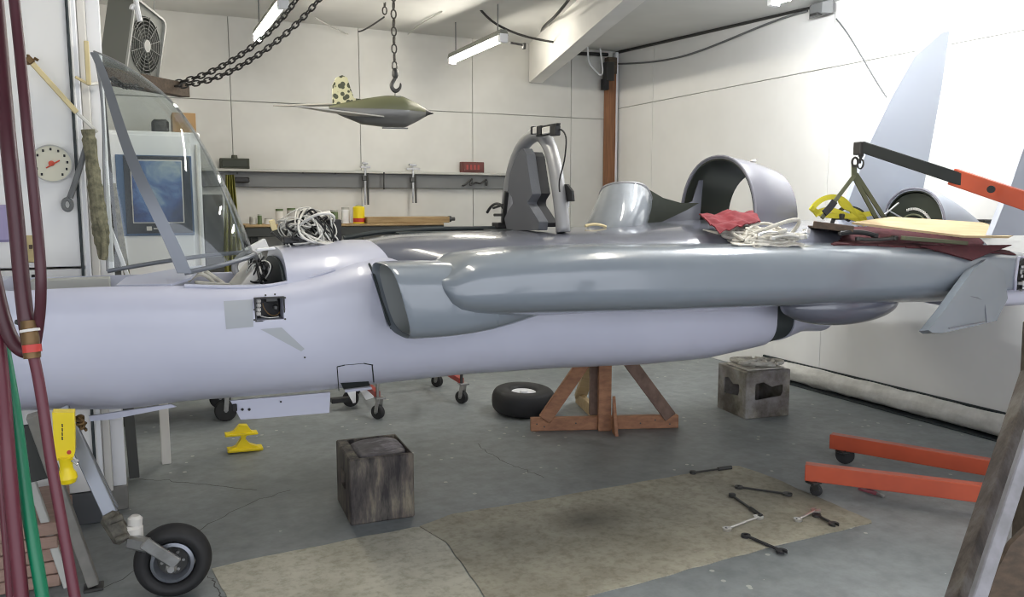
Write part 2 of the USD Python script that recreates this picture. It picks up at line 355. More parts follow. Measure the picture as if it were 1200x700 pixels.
def one(name, mesh, m, label, cat_, group=None, smooth=30, kind=None):
    return tag(obj(name, mesh, m, None, smooth), label, cat_, group, kind)
def struct(name, mesh, m, label=None, cat_=None, smooth=30, parent=None):
    p = obj(name, mesh, m, parent, smooth)
    if parent is None: tag(p, label, cat_, None, 'structure')
    return p
def dup(root, loc, rotz=0.0, label=None, group=None):
    cd = root.GetCustomData(); name = root.GetName()
    r = thing(name, label or cd['label'], cd['category'], loc, group or cd.get('group'), rotz)
    r.GetReferences().AddInternalReference(root.GetPath()); r.SetInstanceable(True)
    return r
# ================================================================== SETTING
YB, XR = 8.04, 5.05
def ceil_z(Y): return 3.2 - 0.044 * (YB - Y) if Y < YB else 3.2
# floor
struct('floor', bx((1.0, 3.0, -0.05), (9.4, 11.4, 0.1)), 'floor_paint', 'grey painted concrete workshop floor with scuffs, chips and fine cracks', 'floor', smooth=False)
floor = stage.GetPrimAtPath('/World/floor')
def crack(pts, w=0.003):
    P = smooth_path([fl(*p, 0.0) for p in pts], 24); P[:, 0] += rng.normal(0, 0.008, 24); P[:, 1] += rng.normal(0, 0.008, 24)
    v, f = [], []
    for i, p in enumerate(P):
        t = nrm(P[min(i + 1, 23)] - P[max(i - 1, 0)]); s = np.array([-t[1], t[0], 0]) * w * rng.uniform(0.4, 1)
        for k, h in ((1, 0.0004), (-1, 0.0004), (-1, -0.004), (1, -0.004)): v.append(p + s * k + (0, 0, h))
    return loft(np.array(v).reshape(-1, 4, 3))
for c in ([(120, 690), (165, 665), (250, 612), (340, 575)], [(150, 560), (220, 566), (300, 575)], [(245, 675), (262, 700), (275, 720)], [(560, 520), (600, 545), (640, 560)]):
    struct('crack', crack(c), 'dark_steel', parent=floor, smooth=False)
# ceiling: a gently sloping deck
def ceiling_sheet():
    a, b = ceil_z(-1.5), ceil_z(YB + 0.1)
    return ext([(-1.5, a), (YB + 0.1, b), (YB + 0.1, b + 0.1), (-1.5, a + 0.1)], 9.0, frame((-3.4, 0, 0), (0, 1, 0), (0, 0, 1)))
struct('ceiling', ceiling_sheet(), 'ceiling_white', 'off-white sloping workshop ceiling', 'ceiling', smooth=False)
ceil_p = stage.GetPrimAtPath('/World/ceiling')
for xx in (0.9, 2.12, 3.34):                                    # seams of the ceiling boards
    a = (xx, 4.6, ceil_z(4.6) - 0.001); b = (xx, YB - 0.02, ceil_z(YB) - 0.001)
    struct('seam_strip', bar(a, b, 0.012, 0.004), 'wall_white', parent=ceil_p)
# back wall: painted panels with open joints
def panel_wall(name, label, us, zs, P, mt):
    w = thing(name, label, 'wall', kind='structure')
    obj('backing', P(us[0], us[-1], zs[0], zs[-1], 0.012, 0.06, 0), 'seam', w, smooth=False)
    for a, b in zip(us[:-1], us[1:]):
        for c, d in zip(zs[:-1], zs[1:]):
            obj('panel', P(a, b, c, d, -0.006, 0.018, 0.006), mt, w)
    return w
def PB(a, b, c, d, y, t, g): return bx(((a + b) / 2, YB + y + t / 2, (c + d) / 2), (b - a - g, t, d - c - g), bev=0.002)
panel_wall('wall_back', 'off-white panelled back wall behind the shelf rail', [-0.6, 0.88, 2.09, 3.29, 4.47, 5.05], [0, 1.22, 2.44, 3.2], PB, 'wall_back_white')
def PR(a, b, c, d, y, t, g): return bx((XR + y + t / 2, (a + b) / 2, (c + d) / 2), (t, b - a - g, d - c - g), bev=0.002)
panel_wall('wall_right', 'bright white panelled wall on the tail side of the aircraft', [3.0, 4.86, 7.3, YB], [0, 2.56, 3.2], PR, 'wall_white')
struct('wall_front', bx((XR + 0.03, 0.75, 1.6), (0.08, 4.46, 3.2)), 'wall_white', 'plain white continuation of the tail-side wall', 'wall', smooth=False)
# clock wall, ending beside the canopy
wl = thing('wall_left', 'smooth white wall carrying the dial thermometer', 'wall', kind='structure')
zj = onY(70, 314, 4.17)[2]
obj('board', bx((-1.75, 4.30, (zj + 3.15) / 2 + 0.004), (3.1, 0.26, 3.15 - zj), bev=0.003), 'wall_white', wl)
obj('board', bx((-1.75, 4.30, (zj + 0.15) / 2 - 0.002), (3.1, 0.255, zj - 0.16), bev=0.003), 'wall_white', wl)
obj('kick_board', bx((-1.75, 4.29, 0.075), (3.1, 0.27, 0.15), bev=0.003), 'kick_grey', wl)
struct('wall_side', bx((-0.56, 6.25, 1.6), (0.08, 3.6, 3.2)), 'wall_white', 'white side wall beyond the canopy', 'wall', smooth=False)
struct('wall_far_left', bx((-3.36, 1.4, 1.6), (0.08, 5.8, 3.2)), 'wall_white', 'white wall beyond the aircraft nose', 'wall', smooth=False)
# ceiling beam
A = onY(620, 97, YB - 0.03); dv = V(-math.sin(math.radians(16.6)), -math.cos(math.radians(16.6)), 0)
Bp = A + dv * 7.2
sd = nrm(np.cross(dv, (0, 0, 1))); sd = sd if sd[0] > 0 else -sd
up = V(0, 0, 1)
bm = loft([[p, p + sd * 0.14, p + sd * 0.14 + up * 0.42, p + up * 0.42] for p in (A, Bp)])
struct('trim_beam', bm, 'beam_white', 'deep white painted ceiling beam running back to the wall', 'beam', smooth=False)
# corner post
cp = thing('trim_post', 'orange-brown wooden corner post between the two white walls', 'post', (4.93, YB - 0.06, 0), kind='structure')
obj('timber', bx((4.93, YB - 0.07, 1.5), (0.10, 0.10, 3.0)), 'orange_wood', cp)
obj('top_block', bx((4.93, YB - 0.08, 3.02), (0.11, 0.09, 0.18)), 'dark_wood', cp)
obj('edge_strip', bx((5.005, YB - 0.06, 1.6), (0.035, 0.07, 3.15)), 'white_paint', cp)
# dark line and rolled sheet at the foot of the right wall
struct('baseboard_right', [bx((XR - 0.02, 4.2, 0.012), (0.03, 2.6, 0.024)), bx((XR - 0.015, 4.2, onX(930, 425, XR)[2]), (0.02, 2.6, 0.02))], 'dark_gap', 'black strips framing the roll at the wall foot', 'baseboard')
# jamb strips at the end of the clock wall
jb = thing('trim_jamb', 'weathered white door jamb strips at the end of the clock wall', 'door jamb', (-0.2, 4.35, 0), kind='structure')
for k, (x, y, w, d, m_) in enumerate([(-0.195, 4.20, 0.025, 0.05, 'white_paint'), (-0.165, 4.26, 0.035, 0.06, 'paper'), (-0.12, 4.34, 0.06, 0.08, 'white_paint'), (-0.19, 4.36, 0.05, 0.2, 'wall_white')]):
    obj('strip', bx((x, y, 1.62), (w, d, 3.0)), m_, jb)
obj('foot', bx((-0.13, 4.36, 0.06), (0.09, 0.13, 0.12)), 'leg_grey', jb)
obj('gap', bx((-0.215, 4.165, 1.6), (0.012, 0.02, 3.0)), 'dark_gap', jb)

# ================================================================== AIRCRAFT
YC = 3.72
air = thing('aircraft', 'small jet aircraft with lavender fuselage and glossy grey side intake nacelle', 'aircraft', (1.9, YC, 0))
BOT = [(-200, 470), (-60, 486), (20, 490), (150, 487), (210, 478), (400, 462), (540, 445), (650, 437), (760, 432), (830, 425), (890, 412), (925, 402), (948, 393)]
SILL = [(-200, 345), (20, 340), (60, 337), (130, 334), (215, 334), (320, 332), (345, 328), (370, 321), (392, 314), (430, 304), (470, 304), (700, 318), (950, 340)]
def fus_ring(X):
    zb = zcurve(X, 3.5, BOT); zt = zcurve(X, 3.45, SILL) + 0.02
    hy = np.interp(X, [-1.7, -1.2, -0.4, 0.6, 1.6, 2.8, 3.3, 3.8], [0.2, 0.27, 0.34, 0.37, 0.38, 0.36, 0.31, 0.2])
    zc = zb * 0.5 + zt * 0.5
    n = 64; a = np.linspace(0, 2 * np.pi, n, endpoint=False); c, s = np.cos(a), np.sin(a)
    p = np.where(s > 0, 4.2, 2.7)
    y = YC + hy * np.sign(c) * np.abs(c) ** (2 / p); z = zc + np.where(s > 0, zt - zc, zc - zb) * np.sign(s) * np.abs(s) ** (2 / p)
    return np.stack([np.full(n, X), y, z], 1)
XG0, XG1 = onY(903, 390, 3.45)[0], onY(927, 390, 3.45)[0]
sx = np.r_[np.linspace(-1.7, XG0, 64)]
fus = loft([fus_ring(x) for x in sx])
def surf_y(X, z):
    """near side of the fuselage skin at (X, z)"""
    R = fus_ring(X); R = R[R[:, 1] < YC]; R = R[np.argsort(R[:, 2])]
    return np.interp(z, R[:, 2], R[:, 1])
def skin(X, z, off=0.0): return V(X, surf_y(X, z) - off, z)
def skin_px(x, y):
    Y = 3.36
    for _ in range(5):
        p = onY(x, y, Y); Y = surf_y(p[0], p[2])
    return onY(x, y, Y)
# cockpit opening and the open avionics bay
cut = ext(Polygon([(-0.46, 3.47), (-0.40, 3.455), (0.58, 3.44), (0.62, 3.5), (0.62, 3.94), (0.58, 4.0), (-0.40, 3.985), (-0.46, 3.97)]), 0.6, frame((0, 0, 0.98), (1, 0, 0), (0, 1, 0)))
b0, b1 = skin_px(301, 376), skin_px(331, 349)
bay_c = (b0 + b1) / 2
bay = bx((bay_c[0], bay_c[1] + 0.02, bay_c[2]), (b1[0] - b0[0], 0.16, b1[2] - b0[2]), bev=0.002)
def duct_ring(x, k, dy=0.0):
    n = 56; r = superring(0, 3.20 + dy, 1.105, 0.195 * k, 0.157 * k, 3.4, n)
    r[:, 0] = x + (1.26 - r[:, 2]) * 0.26; return r
inlet = loft([duct_ring(0.895, 0.985), duct_ring(1.36, 0.95)])
fus = unman(man(fus) - man(cut) - man(bay) - man(inlet))
obj('fuselage', fus, 'lavender', air, smooth=35)
b = bx((bay_c[0], bay_c[1] + 0.06, bay_c[2]), (b1[0] - b0[0] + 0.012, 0.14, b1[2] - b0[2] + 0.012), bev=0.001)
binner = bx((bay_c[0], bay_c[1] + 0.02, bay_c[2]), (b1[0] - b0[0] + 0.001, 0.18, b1[2] - b0[2] + 0.001), bev=0.001)
avb = obj('equipment_bay', unman(man(b) - man(binner)), 'black', air, label='dark open equipment bay in the fuselage side')
def at_bay(x, y, d): p = skin_px(x, y); return p + V(0, d, 0)
obj('terminal_block', [bx(at_bay(304.5, y, 0.035), (0.018, 0.02, 0.016)) for y in (354, 359, 364, 369)], 'paper', avb)
obj('connector', [bx(at_bay(320, 352, 0.05), (0.05, 0.03, 0.025)), bx(at_bay(325, 362, 0.05), (0.02, 0.03, 0.02))], 'dark_steel', avb)
obj('wire', tube(smooth_path([at_bay(309, 356, 0.02), at_bay(313, 366, 0.02), at_bay(322, 371, 0.025), at_bay(329, 366, 0.02)], 20), 0.0022, 6), 'brass', avb)
obj('wire', tube(smooth_path([at_bay(306, 371, 0.02), at_bay(314, 373, 0.02), at_bay(328, 372, 0.025)], 20), 0.002, 6), 'cable_white', avb)
def skin_strip(p0, p1, w, n=14, off=0.001, th=0.001):
    P = [skin_px(*(np.array(p0) * (1 - t) + np.array(p1) * t)) for t in np.linspace(0, 1, n)]
    return tube([q - V(0, off, 0) for q in P], w / 2, 6)
# screws round the bay
obj('screw', [lathe([(0.004, 0), (0.004, 0.003)], skin_px(x, y) - V(0, 0.002, 0), (0, -1, 0), 8) for x, y in ((299, 350), (298, 363), (298, 375), (334, 349), (333, 362), (334, 374), (357, 419), (311, 346), (322, 345))], 'dark_steel', air)
def skin_patch(quad, off=0.0012, n=10):
    q = np.array(quad, float); v = []; th = 0.003
    for lay in (off, off - th):
        for i in range(n):
            for j in range(n):
                s, t = i / (n - 1), j / (n - 1)
                v.append(skin_px(*((q[0] * (1 - s) + q[1] * s) * (1 - t) + (q[3] * (1 - s) + q[2] * s) * t)) - V(0, lay, 0))
    f = []
    for i in range(n - 1):
        for j in range(n - 1):
            a = i * n + j
            f += [[a, a + 1, a + n + 1], [a, a + n + 1, a + n]]
    f += [[x + n * n for x in reversed(t)] for t in f]
    return trimesh.Trimesh(np.array(v), f, process=False)
obj('repair_patch', skin_patch([(262, 353), (296, 351), (297, 383), (265, 386)]), 'patch_grey', air, label='rectangular patch of grey primer')
obj('repair_patch', skin_patch([(305, 386), (330, 384), (357, 409), (353, 412)]), 'patch_grey', air, label='triangular smear of grey primer')
hd = obj('belly_hatch', [skin_strip((395, 430), (397, 458), 0.004), skin_strip((436, 428), (438, 448), 0.006), skin_strip((395, 430), (404, 428), 0.005), skin_strip((426, 426), (437, 428), 0.005), skin_strip((404, 428), (428, 426), 0.0025)], 'dark_gap', air, label='small square hatch outlined on the belly')
obj('slot', skin_patch([(399, 449), (432, 447), (434, 454), (403, 457)]), 'dark_gap', hd)
obj('flap', skin_patch([(403, 456), (434, 452), (436, 456), (405, 460)], off=0.006), 'lavender', hd)
# inside of the cockpit
obj('cockpit_floor', bx((0.08, YC, 1.0), (1.06, 0.5, 0.02)), 'lavender', air)
obj('cockpit_sill', [bar((-0.43, 4.0, zcurve(-0.4, 3.45, SILL) - 0.01), (0.5, 4.02, zcurve(0.5, 3.45, SILL) - 0.005), 0.03, 0.02)], 'lavender', air)
obj('sill_flange', ext_world([onY(x, y, Y) for x, y, Y in ((136, 337, 3.47), (148, 331, 3.55), (200, 325, 3.62), (238, 321, 3.66), (224, 330, 3.52), (200, 336, 3.46))], (0, -0.3, 1), 0.01), 'lavender', air)
obj('side_console', bx((-0.25, 3.93, 1.13), (0.3, 0.09, 0.1)), 'rail_light', air)
obj('side_console', bx((0.15, 3.55, 1.08), (0.35, 0.09, 0.1)), 'rail_light', air)
obj('seat_pan', [bx((0.22, YC, 1.10), (0.30, 0.34, 0.05), bev=0.02), bar((0.36, YC, 1.08), (0.48, YC, 1.22), 0.32, 0.04)], 'paper', air)
# tail of the fuselage: dark gap ring and last cone
obj('tail_gap', loft([fus_ring(x) * [1, 0.97, 0.97] + [0, 0.03 * YC, 0.03 * 0.9] for x in (XG0 - 0.01, XG1 + 0.01)]), 'dark_gap', air)
obj('tail_cone', loft([fus_ring(x) for x in np.linspace(XG1, 3.75, 8)]), 'lavender', air)
# turtledeck behind the cockpit
HT = [(280, 297), (300, 292), (340, 287), (395, 282), (420, 281), (470, 283)]
hx = np.linspace(0.57, 1.25, 16)
obj('turtledeck', loft([superring(x, YC, 1.12, np.interp(x, [0.57, 0.9, 1.25], [0.30, 0.31, 0.27]), zcurve(x, YC, HT) - 1.12, 2.6, hz_low=0.12) for x in hx]), 'lavender', air)
obj('deck_rim', tube(smooth_path([skin_px(*p) + V(0, -0.003, 0.002) for p in ((216, 336), (260, 337), (318, 335), (345, 329.5), (370, 323.5), (392, 316.5))], 40), 0.0075, 8), 'lavender', air)
obj('bulkhead', ext(Polygon([(a, b_) for a, b_ in superring(0, YC, 1.12, 0.27, 0.145, 2.6, hz_low=0.1)[:, 1:]]), 0.012, frame((0.556, 0, 0), (0, 1, 0), (0, 0, 1))), 'dark_gap', air)
# ragged white edge at the front of the deck
for q_ in (bar(onY(284, 300, 3.95), onY(312, 285, 4.0), 0.02, 0.05), bar(onY(286, 322, 3.9), onY(285, 295, 3.95), 0.06, 0.02), bar(onY(300, 293, 3.6), onY(322, 291, 3.6), 0.03, 0.012)): obj('deck_edge', q_, 'white_paint', air)
# grey centre body carrying the spine
SP = [(380, 296), (400, 284), (450, 275), (520, 270.5), (600, 269.5), (700, 265), (830, 257), (950, 258), (1100, 268), (1200, 274)]
def ctr_ring(x):
    zt = zcurve(x, 3.85, SP); hy = np.interp(x, [0.85, 1.1, 1.6, 2.2, 3.5, 4.75], [0.16, 0.34, 0.55, 0.62, 0.6, 0.5])
    return superring(x, YC, 1.12, hy, zt - 1.12, 3.0, hz_low=0.16)
obj('centre_body', loft([ctr_ring(x) for x in np.linspace(0.86, 4.7, 44)]), 'gloss_grey_2', air, smooth=40)
obj('spine_rail', [tube(smooth_path([(x, 4.02, zcurve(x, 3.85, SP) + 0.004) for x in np.linspace(0.95, 1.95, 12)], 20), 0.012, 8)], 'dark_gap', air)
obj('spine_cap', bx(onY(452, 279, 3.8), (0.045, 0.02, 0.02)), 'paper', air)
# side intake duct (near and far side alike)
def mirror(m):
    q = m.copy(); q.vertices[:, 1] = 2 * YC - q.vertices[:, 1]; q.invert(); return q
def duct():
    R = [duct_ring(1.30, 0.86), duct_ring(1.1, 0.90), duct_ring(0.95, 0.925), duct_ring(0.91, 0.94), duct_ring(0.902, 0.965), duct_ring(0.908, 0.985), duct_ring(0.93, 1.0), duct_ring(1.08, 1.0), duct_ring(1.18, 0.97), duct_ring(1.28, 0.92, 0.012), duct_ring(1.40, 0.83, 0.035), duct_ring(1.52, 0.72, 0.065), duct_ring(1.66, 0.58, 0.10), duct_ring(1.8, 0.4, 0.14)]
    m = loft(R)
    return m
d0 = duct()
obj('intake_duct', d0, 'gloss_grey', air, smooth=50, label='oval side intake with thin lip')
obj('intake_duct', mirror(d0), 'gloss_grey', air, smooth=50)
rr = duct_ring(0.90, 0.97)
gapline = np.array([V(0.914 + (1.26 - z) * 0.26 - 0.012 * (1 - abs(z - 1.1) / 0.16) ** 0.5, surf_y(0.945 + (1.26 - z) * 0.26, z) - 0.001, z) for z in np.linspace(1.24, 0.962, 14)])
obj('splitter_gap', tube(smooth_path(gapline, 40), 0.005, 8), 'dark_gap', air)
lin = [duct_ring(x, k) for x, k in ((0.93, 0.915), (1.0, 0.905), (1.1, 0.885), (1.25, 0.855))]
obj('intake_lining', shell(np.transpose(np.array([np.r_[q, q[:1]] for q in lin]), (1, 0, 2)), 0.002), 'duct_grey', air, smooth=50)
obj('intake_blank', ext_world([(1.19, y, z) for y, z in superring(0, 3.20, 1.105, 0.18, 0.145, 3.4, 40)[:, 1:]], (1, 0, 0), 0.01), 'primer_grey', air)
# long nacelle pod
PT = [(515, 318), (540, 296), (600, 288), (700, 284), (1000, 282), (1100, 286), (1200, 292)]
PBm = [(515, 335), (530, 362), (548, 373), (600, 374.5), (800, 369), (1000, 360), (1100, 357.5), (1200, 354)]
def pod_ring(x, k=1.0):
    zt, zb = zcurve(x, 3.10, [(a, b_ + 3) for a, b_ in PT]), zcurve(x, 2.99, PBm)
    hy = 0.255 * np.interp(x, [1.07, 1.10, 1.16, 1.26, 4.4, 4.8], [0.50, 0.72, 0.9, 1.0, 1.0, 0.9])
    zc = zb * 0.58 + zt * 0.42
    return superring(x, 3.185, zc, hy, zt - zc, 3.3, 64, hz_low=zc - zb, plow=2.4)
p0 = loft([pod_ring(x) for x in np.r_[1.065, 1.075, 1.09, 1.11, 1.14, 1.18, 1.24, np.linspace(1.32, 4.74, 36)]])
obj('nacelle', p0, 'gloss_grey', air, smooth=50, label='long glossy grey nacelle along the fuselage side')
obj('nacelle', mirror(p0), 'gloss_grey', air, smooth=50)
def pod_y(X, z):
    R = pod_ring(X); R = R[R[:, 1] < 3.185]; R = R[np.argsort(R[:, 2])]; return np.interp(z, R[:, 2], R[:, 1])
# belly fairing under the nacelle
e = trimesh.creation.icosphere(4); c0 = onY(985, 356, 3.22)
e.apply_scale((0.40, 0.17, 0.115)); e.apply_translation(c0)
obj('belly_fairing', e, 'gloss_grey_2', air, smooth=True)
# tail: anhedral tailplane stub, lower tail fairing, exhaust opening
tp = [onY(x, y, Y) for x, y, Y in ((1156, 304, 2.925), (1136, 316, 2.915), (1121, 336, 2.87), (1105, 362, 2.80), (1088, 387, 2.73), (1093, 390, 2.73), (1108, 390, 2.735), (1140, 383, 2.79), (1168, 376, 2.84), (1180, 350, 2.90), (1178, 318, 2.93))]
n_ = nrm(np.cross(tp[4] - tp[0], tp[8] - tp[0])); n_ = n_ if n_[1] > 0 else -n_
obj('tailplane', ext_world(tp, n_, 0.05), 'gloss_grey', air, smooth=30, label='short grey tailplane stub angled downwards')
obj('tailplane_seam', [tube([onY(x, y, Y - 0.012) for x, y, Y in q], 0.003, 6) for q in ([(1132, 347, 2.85), (1145, 349, 2.86), (1154, 354, 2.87), (1156, 378, 2.82)], [(1112, 385, 2.75), (1154, 377, 2.82)])], 'gloss_grey_2', air)
t0, t1 = onY(1157, 362, 2.92)[0], 4.74
obj('tail_fairing', loft([superring(x, 3.15, 0.965, 0.25, 0.06, 3, 40) for x in np.linspace(t0, t1, 5)]), 'lavender', air)
ec = onY(1204, 326, 2.93)
oval = [ec + V(math.cos(a) * 0.105, 0, math.sin(a) * 0.115) for a in np.linspace(0, 2 * np.pi, 36, endpoint=False)]
oval = [V(p[0], pod_y(min(p[0], 4.73), p[2]) - 0.006, p[2]) for p in oval]
exh = obj('access_opening', [tube(oval, 0.009, 8, closed=True)], 'lavender', air, label='rimmed opening showing machinery in the tail')
obj('opening_back', ext_world([p + V(0, 0.0, 0) for p in oval], (0, -1, 0), 0.006), 'black', exh)
bits = []
for k in range(26):
    a, r = rnd.uniform(0, 6.28), 0.09 * math.sqrt(rnd.random())
    q = ec + V(math.cos(a) * r, 0, math.sin(a) * r); q[1] = pod_y(min(q[0], 4.73), q[2]) - 0.016
    bits.append(bx(q, [rnd.uniform(0.012, 0.035) for _ in range(3)], rz=rnd.uniform(0, 3), bev=0.003))
obj('machinery', bits, 'steel', exh)
# twin tail fins
def fin(ptsY, th, m_):
    P = [onY(*p) for p in ptsY]; return ext_world(P, (0, 1, 0), th)
obj('tail_fin', fin([(985, 262, 3.70), (1020, 166, 3.70), (1046, 112, 3.70), (1072, 66, 3.70), (1104, 38, 3.70), (1113, 36, 3.70), (1104, 100, 3.70), (1086, 200, 3.70), (1074, 264, 3.70)], 0.035, 0), 'fin_grey', air, label='tall swept grey tail fin')
obj('tail_fin', fin([(1162, 276, 2.95), (1182, 226, 2.95), (1203, 163, 2.95), (1260, 60, 2.95), (1275, 60, 2.95), (1262, 276, 2.95)], 0.035, 0), 'fin_grey', air)
# undercarriage: nose leg with wheel
strut = obj('nose_leg', [bar(onY(72, 478, 3.42), onY(134, 612, 3.28), 0.05, 0.035, up=(0, 1, 0)), bar(onY(88, 500, 3.44), onY(136, 596, 3.34), 0.02, 0.03, up=(0, 1, 0))], 'alu', air)
obj('clamp', [bar(onY(126, 602, 3.27), onY(146, 634, 3.25), 0.065, 0.07, up=(0, 1, 0), bev=0.015), rod(onY(128, 612, 3.2), onY(144, 606, 3.2), 0.012), rod(onY(136, 634, 3.2), onY(150, 628, 3.2), 0.012)], 'rust', strut)
obj('pivot', [lathe([(0.03, 0), (0.034, 0.01), (0.034, 0.05), (0.028, 0.06)], onY(157, 633, 3.26), (0, 0, 1)), lathe([(0.026, 0.06), (0.026, 0.085), (0.015, 0.095)], onY(157, 633, 3.26), (0.1, 0, 1))], 'paper', strut)
obj('fork', [bar(onY(150, 634, 3.24), onY(176, 640, 3.19), 0.05, 0.04, up=(0, 1, 0), bev=0.01), bar(onY(168, 636, 3.155), onY(208, 661, 3.15), 0.02, 0.045, up=(0, 0, 1), bev=0.008)], 'steel', strut)
wc = onY(203, 656, 3.24)
RW = wc[2] - 0.002
wax = nrm(V(-0.13, -1, 0.02))
def tyre(R, w, r_in):
    pr = []
    for a in np.linspace(-2.45, 2.45, 26):
        pr.append((r_in + (R - r_in) / 2 + math.cos(a) * (R - r_in) / 2 * (1.0), math.sin(a) * w / 2))
    pr = [(max(r, r_in), h) for r, h in pr]
    return pr
nw = obj('nose_wheel', lathe_closed(tyre(RW, 0.105, 0.075), wc, wax, 48), 'rubber', air, smooth=40)
obj('rim', lathe_closed([(0.078, 0.035), (0.078, -0.035), (0.06, -0.035), (0.055, -0.01), (0.055, 0.02), (0.066, 0.04)], wc, wax, 40), 'alu', nw)
obj('hub', [lathe([(0.055, -0.012), (0.055, 0.008)], wc, wax, 32)], 'dark_steel', nw)
obj('axle', [lathe([(0.02, 0.0), (0.02, 0.09), (0.012, 0.1)], wc, wax, 20)] + [lathe([(0.006, 0.0), (0.006, 0.02)], wc + 0.038 * (math.cos(a) * V(1, 0, 0) + math.sin(a) * V(0, 0, 1)), wax, 8) for a in np.linspace(0, 6.28, 7)[:-1]], 'steel', nw)
# lavender gear door hanging under the belly, small flap under the nose
gd = ext_world([onY(x, y, 3.62) for x, y in ((270, 470), (387, 460), (386, 484), (300, 491), (282, 492))], (0, 1, 0), 0.014)
g_ = obj('gear_door', gd, 'lavender', air, label='flat lavender gear door hanging below the belly')
obj('hinge', [bx(onY(275, 478, 3.61), (0.02, 0.012, 0.032)), lathe([(0.006, 0), (0.006, 0.004)], onY(284, 480, 3.615), (0, -1, 0), 10), lathe([(0.006, 0), (0.006, 0.004)], onY(292, 480, 3.615), (0, -1, 0), 10), lathe([(0.004, 0), (0.004, 0.004)], onY(329, 471, 3.615), (0, -1, 0), 10)], 'soft_black', g_)
obj('gear_door', ext_world([onY(x, y, 3.60) for x, y in ((104, 488), (200, 474), (207, 477), (170, 484), (130, 492), (106, 494))], (0, 1, 0), 0.012), 'lavender', air)
# roll hoop, headrest and fittings on the spine
hoop = [onX(x, y, 1.88) for x, y in ((594, 272), (595, 240), (600, 205), (609, 178), (620, 163), (632, 158), (643, 170), (652, 205), (657, 240), (660, 272))]
obj('roll_hoop', tube(smooth_path(hoop, 60), 0.035, 14), 'tube_grey', air, smooth=True)
hr = [onX(x, y, 1.80)[1:] for x, y in ((598, 270), (595, 256), (600, 246), (605, 239), (604, 231), (599, 225), (601, 205), (607, 188), (613, 177), (617, 174), (621, 181), (625, 210), (628, 228), (622, 238), (628, 247), (636, 260), (635, 270))]
hp = Polygon(hr).buffer(-0.008).buffer(0.016).buffer(-0.008)
obj('headrest', ext(hp, 0.05, frame((1.78, 0, 0), (0, 1, 0), (0, 0, 1))), 'headrest_grey', air)
obj('headrest_pad', ext(hp.buffer(-0.015), 0.06, frame((1.83, 0, 0), (0, 1, 0), (0, 0, 1))), 'soft_black', air)
obj('bracket', [bar(onX(594, 224, 1.8), onX(590, 262, 1.8), 0.02, 0.02), bar(onX(590, 240, 1.8), onX(578, 244, 1.8), 0.012, 0.012), bar(onX(590, 252, 1.8), onX(580, 252, 1.8), 0.02, 0.015), tube(smooth_path([onX(x, y, 1.8) for x, y in ((571, 249), (576, 242), (584, 239), (590, 244))], 14), 0.008, 8), bx(onX(586, 264, 1.8), (0.06, 0.09, 0.03))], 'black', air)
obj('mirror', [ext_world([onX(x, y, 1.9) for x, y in ((651, 217), (664, 216), (670, 224), (671, 236), (654, 237))], (1, 0, 0), 0.012)], 'black', air)
obj('mirror_stalk', [rod(onX(662, 236, 1.915), onX(662, 268, 1.915), 0.008), rod(onX(666, 236, 1.915), onX(666, 243, 1.915), 0.006)], 'steel', air)
sg = obj('camera_rig', [bx(onX(634.5, 153, 1.83), (0.035, 0.045, 0.045)), bx(onX(650.5, 153, 1.83), (0.03, 0.06, 0.05)), bx(onX(640, 148, 1.83), (0.02, 0.26, 0.008)), bx(onX(641, 157.5, 1.83), (0.02, 0.20, 0.010)), bx(onX(625.5, 153, 1.83), (0.03, 0.02, 0.04))], 'black', air, label='small black camera rig on top of the hoop')
obj('lens', [bx(onX(629.5, 153, 1.83), (0.03, 0.05, 0.034))], 'paper', sg)
obj('lens', bx(onX(642.5, 153, 1.83), (0.03, 0.085, 0.034)), 'paper', sg)
obj('lead', tube(smooth_path([onX(x, y, 1.84) for x, y in ((653, 152), (659, 153), (663, 160), (663, 175), (661, 190), (657, 205), (656, 225))], 30), 0.004, 6), 'cable_black', sg)
obj('access_plate', [bx(onY(600, 272, 3.9), (0.26, 0.18, 0.03)), bx(onY(520, 274, 3.95), (0.5, 0.05, 0.025))], 'dark_gap', air)
# ================================================================== ON THE AIRCRAFT
# tall clear canopy standing open on edge over the cockpit
def curve_px(pts, n): 
    P = np.array([onY(*p) for p in pts]); return smooth_path(P, n)
cn = thing('canopy', 'clear bubble canopy standing open with a long grey frame leg', 'canopy', onY(200, 318, 3.75))
N_ = curve_px([(110, 62, 3.98), (127, 105, 3.80), (160, 200, 3.56), (190, 262, 3.50), (216, 320, 3.48)], 24)
S_ = curve_px([(110, 60, 4.0), (158, 84, 3.9), (205, 124, 3.84), (240, 178, 3.80), (264, 230, 3.78), (287, 296, 3.76)], 24)
F_ = curve_px([(110, 62, 4.02), (118, 105, 4.08), (122, 200, 4.14), (124, 262, 4.14), (126, 318, 4.12)], 24)
outer = []
for a, b_, c in zip(N_, S_, F_):
    mid = (a + c) / 2; v = b_ - mid; h = (c - a) / 2
    th = np.linspace(-np.pi / 2, np.pi / 2, 21)
    outer.append([mid + h * np.sin(t) + v * np.cos(t) for t in th])
outer = np.array(outer)
obj('bubble', shell(outer, 0.004), 'plexi', cn, smooth=60, label='transparent bubble')
frm = []
for i in range(24):
    w = np.interp(i, [0, 23], [0.015, 0.028]); x = nrm(V(1, -0.3, 0)); y = V(0, 1, 0)
    frm.append([N_[i] + x * w * a + y * 0.016 * b_ for a, b_ in ((-1, -1), (1, -1), (1, 1), (-1, 1))])
obj('frame_leg', loft(frm), 'alu', cn, label='grey frame leg')
obj('far_edge', tube(F_, 0.006, 8), 'tube_grey', cn)
obj('aft_rim', tube(outer[-1], 0.010, 8), 'alu', cn)
obj('edge_seal', tube(outer[:, 10] * 1.0, 0.004, 6), 'tube_grey', cn)
